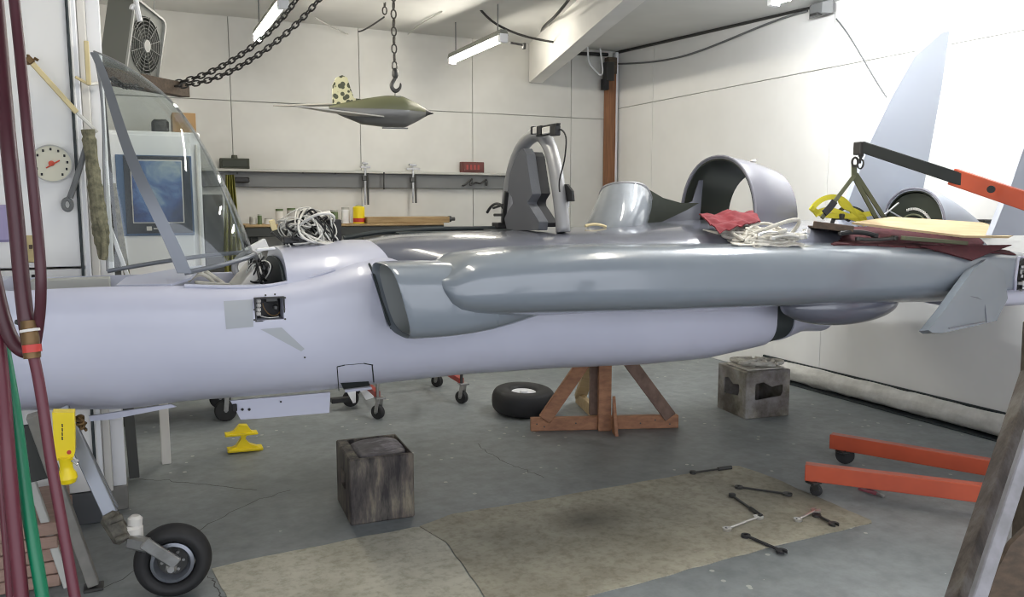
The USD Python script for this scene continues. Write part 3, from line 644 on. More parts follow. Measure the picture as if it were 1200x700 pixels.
# wiring bundles
def harness(name, label, c, spread, nw, group=None, r=(0.0025, 0.005), mats=('cable_white', 'cable_black', 'cable_white', 'cable_black', 'cable_black'), foot=None):
    t = thing(name, label, 'wiring', c)
    for k in range(nw):
        a0 = rnd.uniform(0, 6.28); pts = []
        st = np.array(c) + V(rnd.uniform(-1, 1) * spread[0], rnd.uniform(-1, 1) * spread[1], 0)
        for q in range(5):
            h = math.sin(q / 4 * math.pi) * rnd.uniform(0.45, 1.0) * spread[2] + (0.006 if q in (0, 4) else 0)
            pts.append(np.array(c) + V((q / 2 - 1) * spread[0] * rnd.choice((-1, 1)) * rnd.uniform(0.4, 1) if k % 3 else rnd.uniform(-1, 1) * spread[0], rnd.uniform(-1, 1) * spread[1], h))
        obj('wire', tube(smooth_path(pts, 36), rnd.uniform(*r), 6), mats[k % len(mats)], t, smooth=True)
    return t
hc = onY(362, 286, 3.72)
h1 = harness('wiring_bundle', 'big tangle of black and white wiring on the deck behind the cockpit', hc, (0.115, 0.09, 0.165), 48, r=(0.003, 0.0065), mats=('cable_white', 'cable_black', 'cable_white'))
obj('junction_box', bx(onY(352, 281, 3.66), (0.155, 0.06, 0.03)), 'black', h1)
obj('junction_box', bx(onY(391, 270, 3.74), (0.06, 0.06, 0.10)), 'soft_black', h1)
obj('stem', rod(onY(318, 272, 3.70), onY(336, 286, 3.70), 0.005), 'dark_steel', h1)
obj('tag', bar(onY(318, 258, 3.70), onY(322, 270, 3.70), 0.01, 0.025), 'yellow_wood', h1, label='small yellow tag')
obj('lead', tube(smooth_path([onY(x, y, 3.66) for x, y in ((372, 283), (374, 290), (375, 295))], 10), 0.004, 6), 'cable_black', h1)
h2 = harness('wiring_bundle', 'smaller knot of wiring at the rear of the cockpit opening', onY(303, 330, 3.62), (0.03, 0.06, 0.13), 26)
obj('hose_stub', tube(smooth_path([onY(x, y, 3.62) for x, y in ((277, 320), (283, 300), (294, 297), (305, 306), (314, 318))], 24), 0.014, 8), 'tube_grey', h2)
ws = [onY(x, y, 3.62) for x, y in ((220, 330), (236, 322), (250, 331))]
one('seat_harness', [tube(smooth_path(ws, 16), 0.008, 8), tube(smooth_path([onY(x, y, 3.66) for x, y in ((240, 318), (252, 326), (262, 333))], 16), 0.010, 8), bar(onY(228, 331, 3.6), onY(270, 334, 3.6), 0.03, 0.012)], 'rag_white', 'white harness straps lying in the cockpit opening', 'strap')
# windscreen, cowling pieces
def arch(X, yc, hw, z0, h, n=25, lean=0.0, p=2.2):
    a = np.linspace(0, np.pi, n); c, s = np.cos(a), np.sin(a)
    return np.stack([X + lean * np.abs(s) ** (2 / p), yc - hw * np.sign(c) * np.abs(c) ** (2 / p), z0 + h * np.abs(s) ** (2 / p)], 1)
zs = zcurve(2.45, 3.85, SP)
w_ = thing('windscreen', 'silvery curved windscreen resting on the aircraft spine', 'windscreen', (2.45, 3.8, zs))
lowc = smooth_path([onY(x, y, Y) for x, y, Y in ((689, 268, 3.92), (697, 269, 3.74), (715, 270, 3.66), (737, 269, 3.66), (752, 267, 3.74), (757, 263, 3.88))], 26)
rimc = smooth_path([onY(x, y, Y) for x, y, Y in ((704, 228, 4.00), (710, 219, 3.93), (722, 215.5, 3.86), (742, 215, 3.84), (758, 222, 3.90), (764, 238, 4.00))], 26)
g = np.array([lowc + (rimc - lowc) * t - np.outer(np.sin(np.linspace(0, np.pi, 26)) ** 0.7, V(0.1, 1, -0.1)) * 0.035 * math.sin(math.pi * t ** 0.8) for t in np.linspace(0, 1, 12)])
obj('screen', shell(g, 0.006), 'clear_cover', w_, smooth=60)
obj('rim', tube(g[-1], 0.012, 8), 'primer_grey', w_)
obj('bow', tube(g[:, 18], 0.006, 8), 'paper', w_)
obj('filler_strip', tube(smooth_path([onY(x, y, 3.63) for x, y in ((686, 265), (698, 263), (710, 266))], 10), 0.008, 6), 'yellow_wood', w_)
def cowl(name, label, X0, X1, yc, hw0, hw1, z0, h0, h1, mo, mi, n=9, drop=0.0):
    t = thing(name, label, 'cowling', ((X0 + X1) / 2, yc, z0))
    xs = np.linspace(0, 1, n)
    g = np.array([arch(X0 + (X1 - X0) * s, yc, hw0 + (hw1 - hw0) * s ** 1.5, z0, h0 + (h1 - h0) * s ** 1.6) for s in xs])
    obj('skin', shell(g, 0.012), mo, t, smooth=60)
    g2 = np.array([arch(X0 + 0.004 + (X1 - X0 - 0.01) * s, yc, hw0 + (hw1 - hw0) * s ** 1.5 - 0.014, z0, h0 + (h1 - h0) * s ** 1.6 - 0.014) for s in xs])
    obj('lining', shell(g2, 0.006), mi, t, smooth=60, label='dark lining')
    obj('lip', tube(g[0], 0.0075, 8), 'cowl_grey', t)
    return t
zc_ = zcurve(3.2, 3.7, SP) - 0.015
c1 = cowl('engine_cowling', 'arched lavender-grey engine cowling open at both ends', 3.05, 3.38, 3.76, 0.33, 0.30, zc_, 0.375, 0.31, 'cowl_grey', 'engine_dark')
obj('latch', [lathe([(0.012, 0), (0.012, 0.02), (0.02, 0.024), (0.015, 0.034)], onY(882, 194, 3.72), (0, 0, 1), 12)], 'paper', c1)
fl_ = thing('cowling_skirt', 'grey curved cowling skirt leaning against the arched cowling', 'cowling', onY(790, 262, 3.95))
def sk(pts, Y, th, m_, nm):
    return obj(nm, ext_world([onY(x, y, Y) for x, y in pts], (0.35, 1, 0), th), m_, fl_)
sk(((757, 240), (760, 222), (775, 232), (794, 238), (812, 238), (800, 246), (770, 262), (758, 262)), 3.98, 0.012, 'engine_dark', 'inner_face')
sk(((762, 262), (772, 252), (790, 244), (806, 236), (813, 212), (817, 212), (813, 262)), 4.06, 0.014, 'gloss_grey_2', 'outer_face')
z2 = zcurve(4.3, 3.4, SP) - 0.03; EX = onY(1070, 250, 3.50)[0]
c2 = cowl('engine_cowling', 'pale cowling over the dark engine beside the tail fins', EX, EX + 0.42, 3.50, 0.225, 0.16, z2, 0.265, 0.11, 'fin_grey', 'engine_dark')
eng = thing('engine', 'dark round engine with a ring of teeth under the pale cowling', 'engine', (EX + 0.06, 3.50, z2))
obj('front_plate', ext(Polygon(arch(0, 3.50, 0.207, z2, 0.235)[:, 1:]), 0.03, frame((EX + 0.012, 0, 0), (0, 1, 0), (0, 0, 1))), 'engine_dark', eng)
obj('ring', tube(arch(EX + 0.008, 3.50, 0.10, z2, 0.105), 0.006, 6), 'strap_green', eng)
obj('tooth', [bx((EX + 0.005, 3.50 - 0.135 * math.cos(a), z2 + 0.14 * math.sin(a)), (0.02, 0.006, 0.014), bev=0.001) for a in np.linspace(0.5, 1.9, 16)], 'paper', eng, kind='stuff')
obj('pipe', tube(smooth_path([(EX + 0.02, 3.60, z2 + 0.06), (EX + 0.03, 3.52, z2 + 0.12), (EX + 0.03, 3.46, z2 + 0.14), (EX + 0.02, 3.38, z2 + 0.145)], 16), 0.006, 6), 'strap_green', eng)
obj('lever', [rod(onY(1035, 253, 3.40), onY(1053, 238, 3.40), 0.005), rod(onY(1040, 246, 3.40), onY(1058, 256, 3.40), 0.004)], 'bright_steel', eng)
# tray and black edging behind the board
one('equipment_tray', [bx(onY(1128, 263, 3.5), (0.22, 0.1, 0.04)), bx(onY(1155, 259, 3.5), (0.14, 0.08, 0.02))], 'black', 'low black tray beside the engine at the tail', 'tray')
# cloths
def cloth(poly_px, base, seed, h=0.02, n=26, th=0.006, zoff=0.0):
    """a draped cloth: poly_px gives its four corners (px, py, Y)"""
    q = [onY(*p) for p in poly_px]; v = np.zeros((n, n, 3))
    for i in range(n):
        for j in range(n):
            s, t = i / (n - 1), j / (n - 1)
            v[i, j] = (q[0] * (1 - s) + q[1] * s) * (1 - t) + (q[3] * (1 - s) + q[2] * s) * t
    v[..., 2] += (meshkit.fbm(v * [11, 11, 4], 4, seed) - 0.35) * h * 2 + zoff
    v[..., 0] += (meshkit.fbm(v * 9, 3, seed + 5) - 0.5) * h
    return shell(v, th)
def top_z(X, Y):
    """height of the aircraft's upper surface"""
    best = 0.0
    for R in (ctr_ring(X), pod_ring(min(max(X, 1.08), 4.74))):
        c = R[:, 1].mean(); mz = R[:, 2].mean(); U_ = R[R[:, 2] >= mz]; U_ = U_[np.argsort(U_[:, 1])]
        if U_[0, 1] <= Y <= U_[-1, 1]: best = max(best, np.interp(Y, U_[:, 1], U_[:, 2]))
    return best
def draped(pts, seed, h, th=0.006, n=34, drop=None):
    """a cloth lying on the aircraft's upper surface inside the outline pts (X, Y), with crumples"""
    P = Polygon(pts); x0, y0, x1, y1 = P.bounds; v = []; idx = {}; f = []
    xs, ys = np.linspace(x0, x1, n), np.linspace(y0, y1, n)
    for i, x in enumerate(xs):
        for j, y in enumerate(ys):
            if P.buffer(0.012).contains(Point(x, y)):
                idx[i, j] = len(v); c = meshkit.fbm(np.array([[x * 14, y * 14, seed]]), 4, seed)[0]
                edge = min(P.exterior.distance(Point(x, y)) * 14, 1)
                v.append((x, y, top_z(x, y) + th + max(c - 0.3, 0) * h * 2.2 * (0.25 + 0.75 * edge)))
    k = len(v)
    for (i, j), a in idx.items():
        if all(q in idx for q in ((i + 1, j), (i, j + 1), (i + 1, j + 1))):
            b_, c, d = idx[i + 1, j], idx[i + 1, j + 1], idx[i, j + 1]; f += [[a, b_, c], [a, c, d]]
    v = np.array(v); f = np.array(f); lo = v.copy(); lo[:, 2] -= th
    e = np.sort(np.vstack([f[:, [0, 1]], f[:, [1, 2]], f[:, [2, 0]]]), 1); u, cnt = np.unique(e, axis=0, return_counts=True); bd = {tuple(q) for q in u[cnt == 1]}
    de = np.vstack([f[:, [0, 1]], f[:, [1, 2]], f[:, [2, 0]]]); side = []
    for a, b_ in de:
        if tuple(sorted((a, b_))) in bd: side += [[b_, a, a + k], [b_, a + k, b_ + k]]
    return trimesh.Trimesh(np.vstack([v, lo]), np.vstack([f, f[:, ::-1] + k, np.array(side)]), process=False)
def XY(x, y, z=1.3): return tuple(fl(x, y, z)[:2])
one('cloth', cloth([(819, 253, 3.36), (884, 249, 3.38), (890, 262, 3.22), (842, 277, 3.12)], 0, 3, 0.04), 'red_cloth', 'crumpled red cloth in front of the arched cowling', 'cloth', smooth=50)
def rope_pile(name, label, c, sx_, sy_, sz_, n, m_, cat_):
    t = []
    for k in range(n):
        pts = [np.array(c) + V(rnd.uniform(-1, 1) * sx_, rnd.uniform(-1, 1) * sy_, 0) for _ in range(6)]
        for q in pts: q[2] = top_z(q[0], q[1]) + 0.012 + rnd.random() ** 1.3 * sz_ * max(0, 1 - abs(q[0] - c[0]) / sx_ * 0.8)
        t.append(tube(smooth_path(pts, 40), rnd.uniform(0.006, 0.011), 7))
    return t
rc = onY(889, 272, 3.14)
rgt = thing('rag', 'bunched grey-white knitted rag on the nacelle', 'rag', (rc[0], 3.16, 1.28))
for q in rope_pile('rag', '', (rc[0] + 0.03, 3.16, 1.28), 0.18, 0.09, 0.05, 34, '', ''): obj('fold', q, 'rag_white', rgt, smooth=True)
obj('flat_part', draped([(rc[0] - 0.24, 3.05), (rc[0] + 0.18, 3.02), (rc[0] + 0.2, 3.2), (rc[0] - 0.05, 3.2)], 4, 0.03), 'rag_white', rgt, smooth=True)
one('blanket', draped([(3.22, 3.05), (4.60, 3.0), (4.70, 3.4), (3.6, 3.3)], 9, 0.008, n=60), 'maroon_cloth', 'maroon blanket spread under the board on the tail', 'blanket', smooth=50)
flapP = [onY(x, y, Y) for x, y, Y in ((1080, 288, 2.99), (1108, 296, 2.96), (1140, 305, 2.925), (1160, 296, 2.95), (1186, 287, 2.99))]
one('blanket', ext_world(flapP, nrm(np.cross(flapP[2] - flapP[0], flapP[4] - flapP[0])) * -1, 0.008), 'maroon_cloth', 'triangular corner of maroon cloth hanging over the nacelle', 'blanket')
# board, tools, straps
zb_ = 1.325
bpts = [onY(*q) for q in ((998, 263, 3.10), (1045, 255, 3.24), (1150, 265, 3.24), (1190, 274, 3.06), (1182, 278, 2.99), (1128, 281, 2.97))]
def plane_fit(P):
    P = np.array(P); c = P.mean(0); _, _, vt = np.linalg.svd(P - c); n = vt[2]; return n if n[2] > 0 else -n
one('board', ext_world(bpts, plane_fit(bpts), 0.012), 'pale_wood', 'thin tan plywood board lying on the tail', 'board', smooth=False)
one('batten', bar(onY(1058, 279, 2.99), onY(1132, 285, 2.985), 0.03, 0.022), 'strap_green', 'flat olive batten under the front edge of the plywood board', 'batten')
one('tray', [bar(onY(953, 266, 3.25), onY(1000, 272, 3.15), 0.20, 0.012), bar(onY(953, 263, 3.15), onY(1000, 269, 3.05), 0.015, 0.035)], 'brown_wood', 'shallow brown wooden tray holding the yellow straps', 'tray')
for k, (pts, r, m_, lab, ct) in enumerate([
    ([(890, 275, 3.05), (905, 273, 3.05), (930, 275, 3.05), (945, 271, 3.07)], 0.008, 'bright_steel', 'chrome rod tool beside the knitted rag', 'tool'),
    ([(985, 274, 3.06), (1000, 272, 3.06), (1025, 276, 3.06)], 0.013, 'black', 'black-handled tool under the board edge', 'tool'),
    ([(1005, 280, 3.05), (1028, 281, 3.05), (1048, 279, 3.05)], 0.010, 'dark_steel', 'dark steel tool on the maroon blanket edge', 'tool'),
    ([(905, 279, 3.03), (920, 276, 3.03), (938, 278, 3.03)], 0.006, 'paper', 'short white rod on the maroon blanket edge', 'tool')]):
    P = smooth_path([onY(*p) for p in pts], 16); 
    for q in P: q[2] = max(q[2], top_z(q[0], q[1]) + r + 0.008)
    one('hand_tool', [tube(P, r, 8), bx(P[-1], (0.03, 0.03, 0.024)), bx(P[0], (0.025, 0.02, 0.02))], m_, lab, ct)
def strap(pts, w, th=0.005):
    P = smooth_path(pts, 40); R = []
    for i, p in enumerate(P):
        t = nrm(P[min(i + 1, 39)] - P[max(i - 1, 0)]); s = nrm(np.cross(t, CF)); n = np.cross(t, s)
        R.append([p + s * w / 2 + n * th, p - s * w / 2 + n * th, p - s * w / 2 - n * th, p + s * w / 2 - n * th])
    return loft(R)
ys = thing('yellow_strap', 'yellow ratchet strap loosely coiled below the hoist hook', 'strap', onY(985, 255, 3.35))
for pts in ([(951, 246), (960, 236), (975, 231), (990, 236), (1000, 250), (1008, 262)], [(950, 243), (960, 250), (975, 253), (1000, 253), (1022, 250)], [(985, 233), (998, 246), (1012, 258), (1010, 264)], [(955, 252), (970, 246), (990, 252), (1015, 256)]):
    obj('webbing', strap([onY(x, y, 3.34) for x, y in pts], 0.028), 'strap_yellow', ys)
obj('ratchet', [bx(onY(985, 254, 3.36), (0.09, 0.05, 0.035), rz=0.4), rod(onY(978, 248, 3.36), onY(995, 258, 3.36), 0.012)], 'black', ys)
obj('webbing', strap([onY(x, y, 3.37) for x, y in ((975, 262), (985, 246), (1000, 244), (1012, 252), (1006, 262))], 0.02), 'black', ys, label='black webbing')

# ================================================================== ENGINE HOIST
hm = (fl(945, 560)[:2] + fl(985, 535)[:2]) / 2
hs = thing('engine_hoist', 'orange folding engine hoist with black extension boom reaching over the tail', 'hoist', (4.1, 2.9, 0))
def leg(a, b_, zt=0.165, h=0.085):
    A, B = fl(*a, zt), fl(*b_, zt); A[2] = B[2] = zt - h / 2
    B = A + (B - A) * 1.35
    obj('leg', bar(A, B, 0.06, h), 'orange', hs); return A, B
lA, lB = leg((944, 543), (1162, 569), 0.165)
fA, fB = leg((974, 508), (1176, 541), 0.165)
def caster(p, par, r=0.045, d=(0.75, -0.65, 0)):
    dd = nrm(d); sd_ = nrm(np.cross(dd, (0, 0, 1))); w = V(p[0], p[1], r)
    obj('caster_fork', [bar(w + sd_ * 0.022 + V(0, 0, 0.0), w + sd_ * 0.022 + V(-0.02, 0, p[2] - r), 0.004, 0.03, up=dd), bar(w - sd_ * 0.022, w - sd_ * 0.022 + V(-0.02, 0, p[2] - r), 0.004, 0.03, up=dd), bx((p[0] - 0.02, p[1], p[2] - 0.006), (0.06, 0.06, 0.012))], 'dark_steel', par)
    obj('caster_wheel', lathe([(r * 0.6, -0.016), (r, -0.012), (r, 0.012), (r * 0.6, 0.016)], w, sd_, 24), 'rubber', par, smooth=30)
caster(fA + (fB - fA) * 0.07 - V(0, 0, 0.0425), hs, r=0.052)
caster(lA + (lB - lA) * 0.05 - V(0, 0, 0.0425), hs, r=0.03)
tip = onY(1010, 172, 3.25); bend = onY(1117, 207, 2.86); end = onY(1215, 240, 2.50); far_e = end + (end - bend) * 0.9
sidev = nrm(np.cross(end - tip, (0, 0, 1)))
obj('boom_extension', bar(tip, bend + (end - bend) * 0.3, 0.055, 0.062), 'hoist_black', hs, label='black inner boom')
obj('boom', bar(bend, far_e, 0.075, 0.085), 'orange', hs, label='orange outer boom')
obj('boom_pin', lathe([(0.014, 0), (0.018, 0.004), (0.018, 0.02)], onY(1162, 222, 2.64), -sidev if sidev[1] > 0 else sidev, 14), 'black', hs)
mast = (lB + fB) / 2 + V(0.12, -0.1, 0); mast[2] = 0.08
obj('mast', bar(mast, V(far_e[0] - 0.05, far_e[1] + 0.05, far_e[2]), 0.08, 0.08, up=(1, 0, 0)), 'orange', hs)
obj('crossbar', bar(V(*(lB[:2]), 0.12), V(*(fB[:2]), 0.12), 0.06, 0.06), 'orange', hs)
hk = obj('hook_chain', [rod(tip + V(0.0, 0, -0.02), tip + V(-0.01, 0, -0.09), 0.007), tube([onY(1009, 180, 3.25) + V(math.cos(a) * 0.014, 0, math.sin(a) * 0.02) for a in np.linspace(0, 6.28, 16)[:-1]], 0.006, 8, True), tube([onY(1002, 190, 3.25) + V(math.cos(a) * 0.022, 0.0, math.sin(a) * 0.024) for a in np.linspace(0, 6.28, 18)[:-1]], 0.006, 8, True), tube([onY(1008, 192, 3.25) + V(0.002, math.cos(a) * 0.02, math.sin(a) * 0.026) for a in np.linspace(0, 6.28, 18)[:-1]], 0.005, 8, True), bx(onY(1006, 174, 3.25), (0.03, 0.05, 0.07))], 'chain_steel', hs)
sl = thing('lifting_sling', 'olive webbing lifting sling hanging from the hoist hook', 'sling', onY(1000, 200, 3.25))
for pts, w in (([(1001, 206), (963, 256)], 0.02), ([(1003, 204), (1039, 260)], 0.022), ([(1000, 206), (1029, 260)], 0.022), ([(1001, 193), (1001, 212)], 0.028)):
    obj('webbing', strap([onY(x, y, 3.26) for x, y in pts], w), 'strap_green', sl)
obj('sleeve', strap([onY(x, y, 3.25) for x, y in ((978, 236), (972, 244), (966, 250))], 0.035), 'soft_black', sl)
# ================================================================== ON THE FLOOR
def sheet(name, pts, m_, label):
    P = Polygon([tuple(fl(*p)[:2]) for p in pts]); P = P.buffer(0)
    ring = np.array([P.exterior.interpolate(t, normalized=True).coords[0] for t in np.linspace(0, 1, 160)[:-1]])
    ring += (np.stack([meshkit.fbm(np.c_[ring * 9, np.full(len(ring), k)], 3, k) for k in (1, 2)], 1) - 0.5) * 0.02
    return one(name, ext(Polygon(ring).buffer(0), 0.004, np.eye(4)), m_, label, 'floor sheet', smooth=False)
sheet('hardboard_sheet', [(250, 668), (300, 655), (490, 618), (521, 636), (546, 671), (583, 724), (615, 775), (300, 790), (268, 708)], 'sheet_a', 'pale beige hardboard sheet on the floor in front of the blackened block')
sheet('hardboard_sheet', [(492, 618), (530, 604), (700, 575), (862, 546), (905, 560), (1025, 613), (880, 648), (740, 686), (655, 708), (585, 724), (548, 671), (523, 636)], 'sheet_b', 'oil-stained beige hardboard sheet with wrenches lying on it')
# blackened block
P3 = [fl(380, 578), fl(411, 617), fl(486, 606)]
ux = nrm((P3[2] - P3[1])[:2].tolist() + [0]); uy = np.cross((0, 0, 1), ux)
Lx, Ly = np.linalg.norm(P3[2] - P3[1]), 0.36
hz = 0.315
bT = frame(P3[1], ux, uy)
def bpt(a, b_, c): return (bT @ np.array([a, b_, c, 1]))[:3]
blk = thing('block', 'charred and streaked square block standing alone on the floor', 'block', bpt(Lx / 2, Ly / 2, 0))
body = bx((Lx / 2, Ly / 2, hz / 2), (Lx, Ly, hz), bev=0.006); slot = bx((0, Ly * 0.47, hz * 0.56), (0.16, 0.12, 0.085)); dent = bx((Lx / 2 + 0.02, Ly / 2, hz + 0.012), (Lx - 0.06, Ly - 0.05, 0.06), bev=0.004)
body = unman(man(body) - man(slot) - man(dent)); body.apply_transform(bT)
obj('body', body, 'block_side', blk, smooth=25)
tp_ = trimesh.creation.icosphere(3); tp_.apply_scale((Lx / 2 - 0.03, Ly / 2 - 0.025, 0.022)); tp_.vertices[:, :2] = np.sign(tp_.vertices[:, :2]) * np.abs(tp_.vertices[:, :2] / [Lx / 2 - 0.03, Ly / 2 - 0.025]) ** 0.55 * [Lx / 2 - 0.03, Ly / 2 - 0.025]
tp_.vertices[:, 2] += (meshkit.fbm(tp_.vertices * 12, 3, 2) - 0.5) * 0.02 * (tp_.vertices[:, 2] > 0)
tp_.apply_translation((Lx / 2 + 0.02, Ly / 2, hz - 0.014)); tp_.apply_transform(bT)
sl_ = bx((0.075, Ly * 0.47, hz * 0.56), (0.01, 0.118, 0.073)); sl_.apply_transform(bT); obj('slot_back', sl_, 'soft_black', blk)
obj('pad', tp_, 'block_top', blk, smooth=True, label='glossy tarred pad')
# steel box with cut-outs
Q = [fl(828, 483), fl(873, 492), fl(927, 487)]
vx = nrm((Q[2] - Q[1])[:2].tolist() + [0]); vy = np.cross((0, 0, 1), vx); sT = frame(Q[1], vx, vy)
sL, sW, sH = 0.36, 0.36, 0.335
sb = bx((sL / 2, sW / 2, sH / 2), (sL, sW, sH), bev=0.005); hol = bx((sL / 2, sW / 2, sH / 2 - 0.01), (sL - 0.02, sW - 0.02, sH - 0.02))
def dhole(w, h): return Polygon([(-w / 2, -h * 0.5), (w / 2 - 0.01, -h * 0.35), (w / 2, -h * 0.1), (w / 2, h * 0.25), (w * 0.1, h * 0.12), (-w * 0.25, h * 0.5), (-w / 2, h * 0.4)]).buffer(0.012)
ha = ext(dhole(0.20, 0.10), 0.1, frame((sL * 0.52, -0.05, sH * 0.58), (1, 0, 0), (0, 0, 1)) @ np.diag([1, 1, -1, 1.0])); hb = ext(dhole(0.17, 0.10), 0.1, frame((0.05, sW * 0.5, sH * 0.58), (0, -1, 0), (0, 0, 1)) @ np.diag([1, 1, 1, 1.0]))
for h_ in (ha, hb):
    if h_.volume < 0: h_.invert()
hb.apply_translation((-hb.bounds[0][0] - 0.05, 0, 0)); ha.apply_translation((0, -ha.bounds[0][1] - 0.05, 0))
shellb = unman(man(sb) - man(hol) - man(ha) - man(hb)); shellb.apply_transform(sT)
stb = thing('steel_box', 'grey-tan steel box with cut-out hand holes below the tail', 'box', (sT @ V(sL / 2, sW / 2, 0, 1))[:3])
obj('shell', shellb, 'box_metal', stb, smooth=25)
rg = []
for k in range(5):
    p = [(sT @ V(rnd.uniform(0.06, sL - 0.02), rnd.uniform(0.02, sW - 0.05), sH + 0.014 + rnd.random() * 0.03, 1))[:3] for _ in range(5)]; rg.append(tube(smooth_path(p, 30), 0.014, 7))
flat = bx((sL * 0.5, sW * 0.45, sH + 0.006), (0.3, 0.26, 0.01)); flat.apply_transform(sT); rg.append(flat)
rt2 = thing('rag', 'white rag lying on top of the steel box', 'rag', (sT @ V(sL / 2, sW / 2, sH, 1))[:3])
for q in rg: obj('fold', q, 'rag_white', rt2, smooth=True)
# wooden stand
Yf = 4.42
st = thing('wooden_stand', 'reddish timber support stand with angled braces under the aircraft', 'stand', V(2.8, 4.55, 0))
fL, fR = fl(622, 506), fl(795, 502)
dirw = nrm(fR - fL); bk = np.cross((0, 0, 1), dirw)
def W(a, b_, z): p = fL + dirw * a + bk * b_; return V(p[0], p[1], z)
Lw = np.linalg.norm(fR - fL)
obj('base_beam', bar(W(0, 0.02, 0.045), W(Lw, 0.02, 0.045), 0.04, 0.088), 'stand_wood', st)
obj('cross_beam', bar(W(Lw * 0.5, 0.05, 0.045), W(Lw * 0.44, 0.75, 0.045), 0.04, 0.088), 'pale_wood', st)
obj('post', bar(W(Lw * 0.49, -0.012, 0.0), W(Lw * 0.49, -0.012, 0.96), 0.085, 0.04, up=bk), 'stand_wood', st)
obj('post', bar(W(Lw * 0.445, 0.06, 0.09), W(Lw * 0.445, 0.06, 0.96), 0.085, 0.04, up=bk), 'stand_wood_dark', st)
obj('gusset', ext_world([W(Lw * 0.535, -0.05, -0.0), W(Lw * 0.565, -0.16, 0.0), W(Lw * 0.535, -0.05, 0.24)], dirw, 0.02), 'stand_wood', st)
obj('brace', bar(W(0.09, 0.0, 0.08), W(Lw * 0.42, 0.0, 0.56), 0.04, 0.085, up=(0, 0, 1)), 'stand_wood', st)
obj('brace', bar(W(Lw - 0.06, 0.0, 0.08), W(Lw * 0.58, 0.0, 0.56), 0.04, 0.085, up=(0, 0, 1)), 'stand_wood_dark', st)
obj('brace', bar(W(Lw * 0.45, 0.7, 0.06), W(Lw * 0.45, 0.1, 0.5), 0.085, 0.04), 'pale_wood', st)
obj('top_plate', bx(W(Lw * 0.47, 0.02, 0.97), (0.16, 0.26, 0.03)), 'stand_wood', st)
for k, (u, v_) in enumerate(((0.04, 0.05), (0.09, 0.03), (0.3, 0.05), (Lw - 0.26, 0.04), (Lw - 0.06, 0.03), (Lw - 0.16, 0.06))):
    obj('nail', lathe([(0.005, 0), (0.005, 0.004)], W(u, 0.001, v_), -bk, 8), 'dark_steel', st)
# loose wheel
tc_ = fl(622, 488); wl_ = thing('loose_wheel', 'fat black tyre lying flat behind the wooden stand', 'wheel', V(tc_[0], tc_[1] + 0.12, 0))
wp = V(tc_[0], tc_[1] + 0.12, 0.093)
ta = nrm(V(0.02, -0.06, 1))
obj('tyre', lathe_closed([(0.085 + max(0.068 + 0.075 * math.copysign(abs(math.cos(a)) ** 0.7, math.cos(a)), 0), 0.086 * math.copysign(abs(math.sin(a)) ** 0.8, math.sin(a))) for a in np.linspace(-2.6, 2.6, 28)], wp, ta, 44), 'rubber', wl_, smooth=40)
obj('rim', lathe([(0.088, 0.035), (0.088, 0.06), (0.06, 0.055), (0.03, 0.05), (0.028, 0.068), (0.02, 0.07)], wp, ta, 36), 'white_paint', wl_)
# yellow jack stand
jp = [onY(x, y, 5.0) for x, y in ((281, 498), (290, 498), (295, 505), (302, 506.5), (302, 508.5), (289, 510), (287.5, 514), (293, 520), (308, 524.5), (308, 527), (267, 530.5), (267, 528), (277, 523), (283, 514), (282, 510.5), (264, 512), (264, 509.5), (274, 506))]
zmin = min(p[2] for p in jp); jp = [p - V(0, 0, zmin) for p in jp]
js = thing('jack_stand', 'small yellow steel jack stand below the gear door', 'jack stand', V(np.mean([p[0] for p in jp]), 5.05, 0))
obj('body', ext_world(jp, (0, 1, 0), 0.045), 'yellow', js, smooth=20)
obj('foot_flange', bar(jp[11] + V(0, 0.02, 0.004), jp[8] + V(0, 0.02, 0.004), 0.09, 0.008), 'yellow', js)
obj('saddle', bar(jp[16] + V(0, 0.02, 0), jp[3] + V(0, 0.02, 0), 0.08, 0.008), 'yellow', js)
# pale prop post and low trolley behind the nose
pp = fl(195, 543)
one('prop_post', bx((pp[0], pp[1], 0.5), (0.05, 0.05, 1.0)), 'paper', 'pale square prop post behind the aircraft nose', 'post')
tr = thing('trolley', 'low dark trolley on casters behind the aircraft nose', 'trolley', (0.18, 6.0, 0))
obj('deck', bx((0.18, 6.0, 0.31), (0.95, 0.5, 0.20)), 'bench_dark', tr)
def caster2(c, par, r=0.05, h=0.14, sdir=(0, 1, 0)):
    c = V(c[0], c[1], r); s = nrm(sdir)
    obj('caster_fork', [bar(c + s * 0.025, c + s * 0.025 + V(0.015, 0, h - r), 0.03, 0.005, up=s), bar(c - s * 0.025, c - s * 0.025 + V(0.015, 0, h - r), 0.03, 0.005, up=s), bx(c + V(0.015, 0, h - r), (0.07, 0.07, 0.012)), rod(c - s * 0.03, c + s * 0.03, 0.01)], 'steel', par)
    obj('caster_wheel', lathe([(r * 0.5, -0.02), (r * 0.9, -0.02), (r, -0.012), (r, 0.012), (r * 0.9, 0.02), (r * 0.5, 0.02)], c, s, 24), 'rubber', par)
for x, y in ((-0.18, 5.8), (0.52, 5.8), (-0.18, 6.2), (0.52, 6.2)): caster2((x, y), tr, 0.075, 0.205)
dl = thing('dolly', 'red tube dolly on casters behind the belly', 'dolly', (1.85, 5.8, 0))
k1, k2 = fl(443, 491), fl(541, 473); k3, k4 = k1 + V(0.02, 0.75, 0), k2 + V(0.02, 0.6, 0)
for k in (k1, k2, k3, k4): caster2(k, dl, 0.05, 0.15, (0.8, 0.6, 0))
for a, b_ in ((k3, k4), (k1, k3), (k2, k4)):
    obj('frame_tube', bar(a + V(0, 0, 0.175), b_ + V(0, 0, 0.175), 0.04, 0.04), 'red_frame', dl)
obj('spindle', rod(k2 + V(0, 0, 0.15), k2 + V(0, 0, 0.32), 0.012), 'dark_steel', dl)
